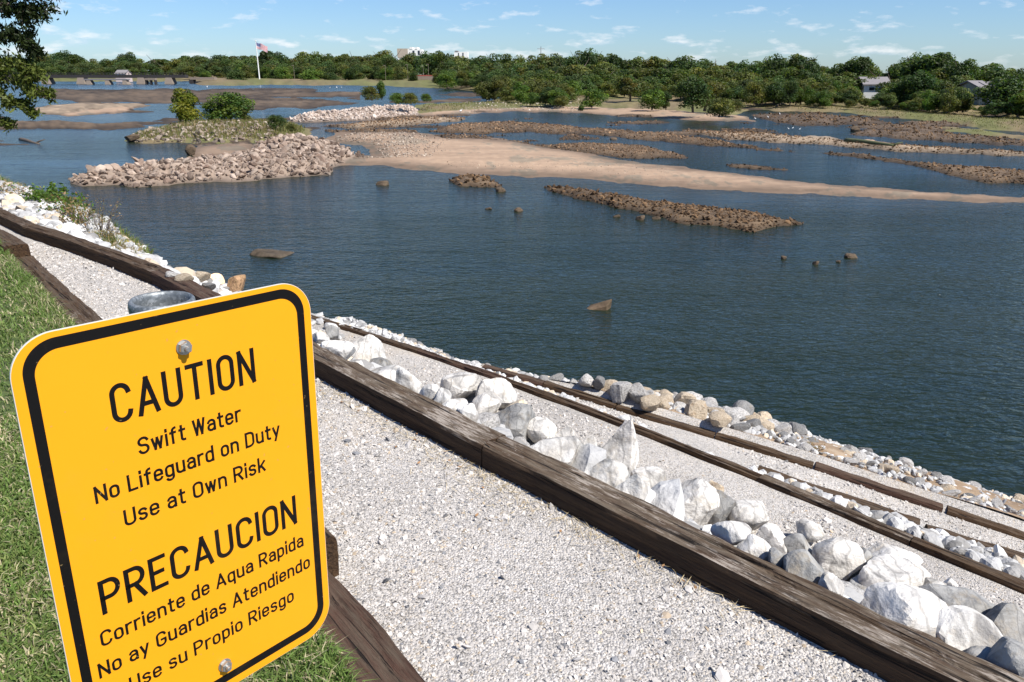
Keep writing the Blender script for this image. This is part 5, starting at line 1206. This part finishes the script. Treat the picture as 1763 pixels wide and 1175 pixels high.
# flagpole
YF = 470.; fb = at_y(446.5, 133, YF); ft = at_y(443, 71.5, YF); fp = empty('flagpole', (fb[0], YF, fb[2])); tag(fp, 'tall white flagpole flying a striped flag on the far bank', 'flagpole')
Hh = ft[2] - fb[2]; mb = MB(); mb.tube([(0, 0, -2), (0, 0, Hh * .5), (0, 0, Hh)], [.36, .28, .16], 10); mb.build('pole', M['white'], fp)
mb = MB(); mb.tube([(0, 0, Hh), (0, 0, Hh + .5)], [.3, .3], 8); mb.build('finial', M['white'], fp)
def flag():
    s = YF * 1.05 / F; Wd, Hd = 16.5 * s, 9.0 * s; nu, nv = 40, 26; U, V_ = np.meshgrid(np.linspace(0, 1, nu), np.linspace(0, 1, nv))
    x = U * Wd; z = Hh - .3 - V_ * Hd - U * 6.4 * s - .25 * np.sin(U * 9); y = .9 * np.sin(U * 8 + V_ * 1.5) * U
    v = np.stack([x, y, z], -1).reshape(-1, 3); st = np.where((np.floor(V_ * 13).astype(int) % 2 == 0)[..., None], np.array([.55, .03, .05]), np.array([.8, .78, .78])); ca = (U < .42) & (V_ < 7 / 13)
    st[ca] = (.03, .045, .17); star = ca & ((np.floor(U * 26) + np.floor(V_ * 20)) % 3 == 0); st[star] = (.35, .37, .5)
    m = vcol_mat('flag_cloth', .8, 1, .05); o = mesh_obj('flag', v, grid_faces(nv, nu), m, fp, True, col=st.reshape(-1, 3))
    sd = o.modifiers.new('t', 'SOLIDIFY'); sd.thickness = .02
flag()
# large pale buildings beyond the wood
def block(name, px0, px1, pt, Y, mat, label, parts):
    a, b = at_y(px0, pt, Y), at_y(px1, pt, Y); e = empty(name, ((a[0] + b[0]) / 2, Y, ZW)); tag(e, label, 'building'); w = (b[0] - a[0]) / 2; h = a[2] - ZW
    mb = MB(); mb.box((-w, -12, 0), (w, 12, h)); mb.build('wall', M[mat], e)
    for f0, f1, z0, z1, mt, nm in parts:
        mb = MB(); mb.box((-w + 2 * w * f0, -12.3, h + z0), (-w + 2 * w * f1, 12.3 if z1 > 0 else -11.7, h + z1)); mb.build(nm, M[mt], e)
block('hospital_building', 687, 728, 85.6, 950., 'white', 'large white building with a tan left wing rising over the wood', [(-.02, .42, -9, .7, 'brown', 'wing'), (.5, .62, 0, 2.2, 'white', 'roof_block'), (.72, .82, 0, 2.2, 'white', 'roof_block'), (.62, .70, -6, -1.5, 'pane', 'window'), (.84, .92, -6, -1.5, 'pane', 'window')])
block('office_building', 783, 806, 90, 980., 'white', 'smaller white block rising over the wood right of the larger one', [(.05, .3, 0, 1.2, 'roof', 'roof_block'), (.3, .36, -5, -1, 'pane', 'window'), (.62, .7, -5, -1, 'pane', 'window')])
# power pylon
yp = 520.; q = at_y(931, 110, yp); pl = empty('utility_pole', (q[0], yp, q[2])); tag(pl, 'thin grey pole with a crossarm above the wood behind the bushy island', 'pole'); zt = at_y(930, 80.5, yp)[2] - q[2]
mb = MB(); mb.tube([(0, 0, -8), (0, 0, zt)], [.3, .2], 6); mb.build('pole', M['roof'], pl); za = at_y(930, 84.5, yp)[2] - q[2]
mb = MB(); mb.box((-2.4, -.12, za - .12), (2.4, .12, za + .12)); mb.build('crossarm', M['roof'], pl)
# street lamps by the riverside road
for i, (px, pt) in enumerate(((664, 113), (702, 112), (729, 114.5), (738, 111), (757, 115), (507, 113))):
    Y = 425. if i < 5 else 450.; a, b = at_y(px, 133, Y), at_y(px, pt, Y); e = empty('street_lamp', (a[0], Y, a[2])); h = b[2] - a[2]
    tag(e, ['pale street lamp leftmost of the row left of the lawn gap', 'pale street lamp second in the row left of the lawn gap', 'tall pale street lamp at the left of the lawn gap', 'thin pale street lamp in the middle of the lawn gap', 'thin pale street lamp at the right of the lawn gap', 'single pale street lamp among trees right of the flagpole'][i], 'street lamp', 'street lamps along the riverside road')
    mb = MB(); mb.tube([(0, 0, -1.5), (0, 0, h)], [.10, .07], 6); mb.build('pole', M['concrete'], e); mb = MB(); mb.box((-1.0, -.1, h - .1), (.2, .1, h + .12)); mb.build('lamp_head', M['concrete'], e)
o = None
wl = empty('road_wall', (float(at_y(733, 131, 418.)[0]), 418., float(at_y(733, 133, 418.)[2]))); tag(wl, 'low pale road wall in the gap of the wood below the street lamps', 'wall')
mb = MB(); mb.box((-6.5, -.3, -1.5), (6.5, .3, .45)); mb.build('wall', M['concrete'], wl); mb = MB(); mb.box((-6.5, -.34, .452), (6.5, .34, .95)); M['rail'] = plain('rust_red_rail', (.32, .07, .05), .7); mb.build('rail', M['rail'], wl)
# houses
def house(px0, px1, ptop, pbase, Y, wall, label, rot=0, dep=8.0, winx=(.3, .7)):
    a, b = at_y(px0, pbase, Y), at_y(px1, pbase, Y); w = (b[0] - a[0]) / 2; zb = a[2]; h = at_y(px0, ptop, Y)[2] - zb; e = empty('house', ((a[0] + b[0]) / 2, Y, zb), R(rot)); tag(e, label, 'house')
    eh = h * .55; mb = MB(); mb.box((-w, -dep / 2, -2), (w, dep / 2, eh))
    g = [(-w, -dep / 2, eh), (-w, dep / 2, eh), (-w, 0, h * .97), (w, -dep / 2, eh), (w, dep / 2, eh), (w, 0, h * .97)]; mb.add(np.array(g), [], [[0, 2, 1], [3, 4, 5]]); mb.build('wall', M[wall], e)
    o_ = .35; sl_ = (h * .97 - eh) / (dep / 2)
    v = [(-w - o_, -dep / 2 - o_, eh - sl_ * o_), (w + o_, -dep / 2 - o_, eh - sl_ * o_), (w + o_, 0, h * .97), (-w - o_, 0, h * .97), (-w - o_, dep / 2 + o_, eh - sl_ * o_), (w + o_, dep / 2 + o_, eh - sl_ * o_)]; v = np.array(v); v = np.concatenate([v + [0, 0, .04], v + [0, 0, .24]])
    mb = MB(); mb.add(v, [[0, 3, 2, 1], [3, 4, 5, 2], [6, 7, 8, 9], [9, 8, 11, 10], [0, 1, 7, 6], [4, 10, 11, 5], [1, 2, 8, 7], [2, 5, 11, 8], [3, 0, 6, 9], [4, 3, 9, 10]]); mb.build('roof', M['roof'], e)
    for f in winx:
        mb = MB(); x = -w + 2 * w * f; mb.box((x - .55, -dep / 2 - .06, eh * .35), (x + .55, -dep / 2 + .02, eh * .8)); wn = mb.build('window', M['white'], e)
        mb = MB(); mb.box((x - .43, -dep / 2 - .08, eh * .40), (x + .43, -dep / 2 - .055, eh * .75)); mb.build('pane', M['pane'], wn)
    return e
house(1480, 1519, 134, 161, 152., 'white', 'white house with a long grey roof half hidden left of the biggest oak', -12)
house(1553, 1570, 137, 157, 150., 'pinkwall', 'pale pink house glimpsed between dark trees', 8, 6, (.5,))
house(1664, 1682, 141, 166, 124., 'greenroof', 'sage green townhouse at the left of the pale row', 0, 7, (.5,))
house(1684, 1716, 143, 168, 123., 'white', 'bright white townhouse with dark windows at the right', 0, 7, (.25, .6, .85))
house(205, 222, 121, 135, 462., 'white', 'white house with a red roof beyond the bridge', 0, 8, (.3, .7)).children[1].data.materials[0] = M['pinkwall']
# white wading birds
M['feather'] = plain('white_feathers', (.82, .81, .78), .8, 0, .05, 5)
for i, (px, py) in enumerate(((793, 196), (1300, 208), (1322, 205.5), (1342, 200), (1357, 226), (1364, 225), (1376, 227), (568, 154), (580, 153), (588, 153.5), (357, 152))):
    q = river_at(px, py + 1); q[2] += .15; s = 1.0; e = empty('egret', tuple(q), rt.uniform(0, 6.28)); h = (7 if i == 0 else 4.2) * slant(q) / F
    if i > 6: h *= .9
    tag(e, 'white egret standing upright at the pool edge by the far sand bar' if i == 0 else ('small white bird on the shoals at the right' if i < 7 else 'tiny white bird on the far left flats'), 'bird', None if i == 0 else ('white birds on the right shoals' if i < 7 else 'white birds on the far flats'))
    v, f = I2; b = v * [.30, .17, .19]; b[:, 2] += .52; b[:, 2] += b[:, 0] * .35; mb = MB(); mb.add(b, [], f); mb.tube([(.22, 0, .62), (.33, 0, .76), (.30, 0, .9), (.36, 0, .98), (.50, 0, .95)], [.075, .05, .045, .05, .01], 6)
    o = mb.build('body', M['feather'], e, True); o.scale = (h, h, h); mb = MB(); 
    for yy in (-.05, .05): mb.tube([(0, yy, 0), (.02, yy, .42)], [.016, .02], 4)
    o = mb.build('legs', M['steel'], e); o.scale = (h, h, h)
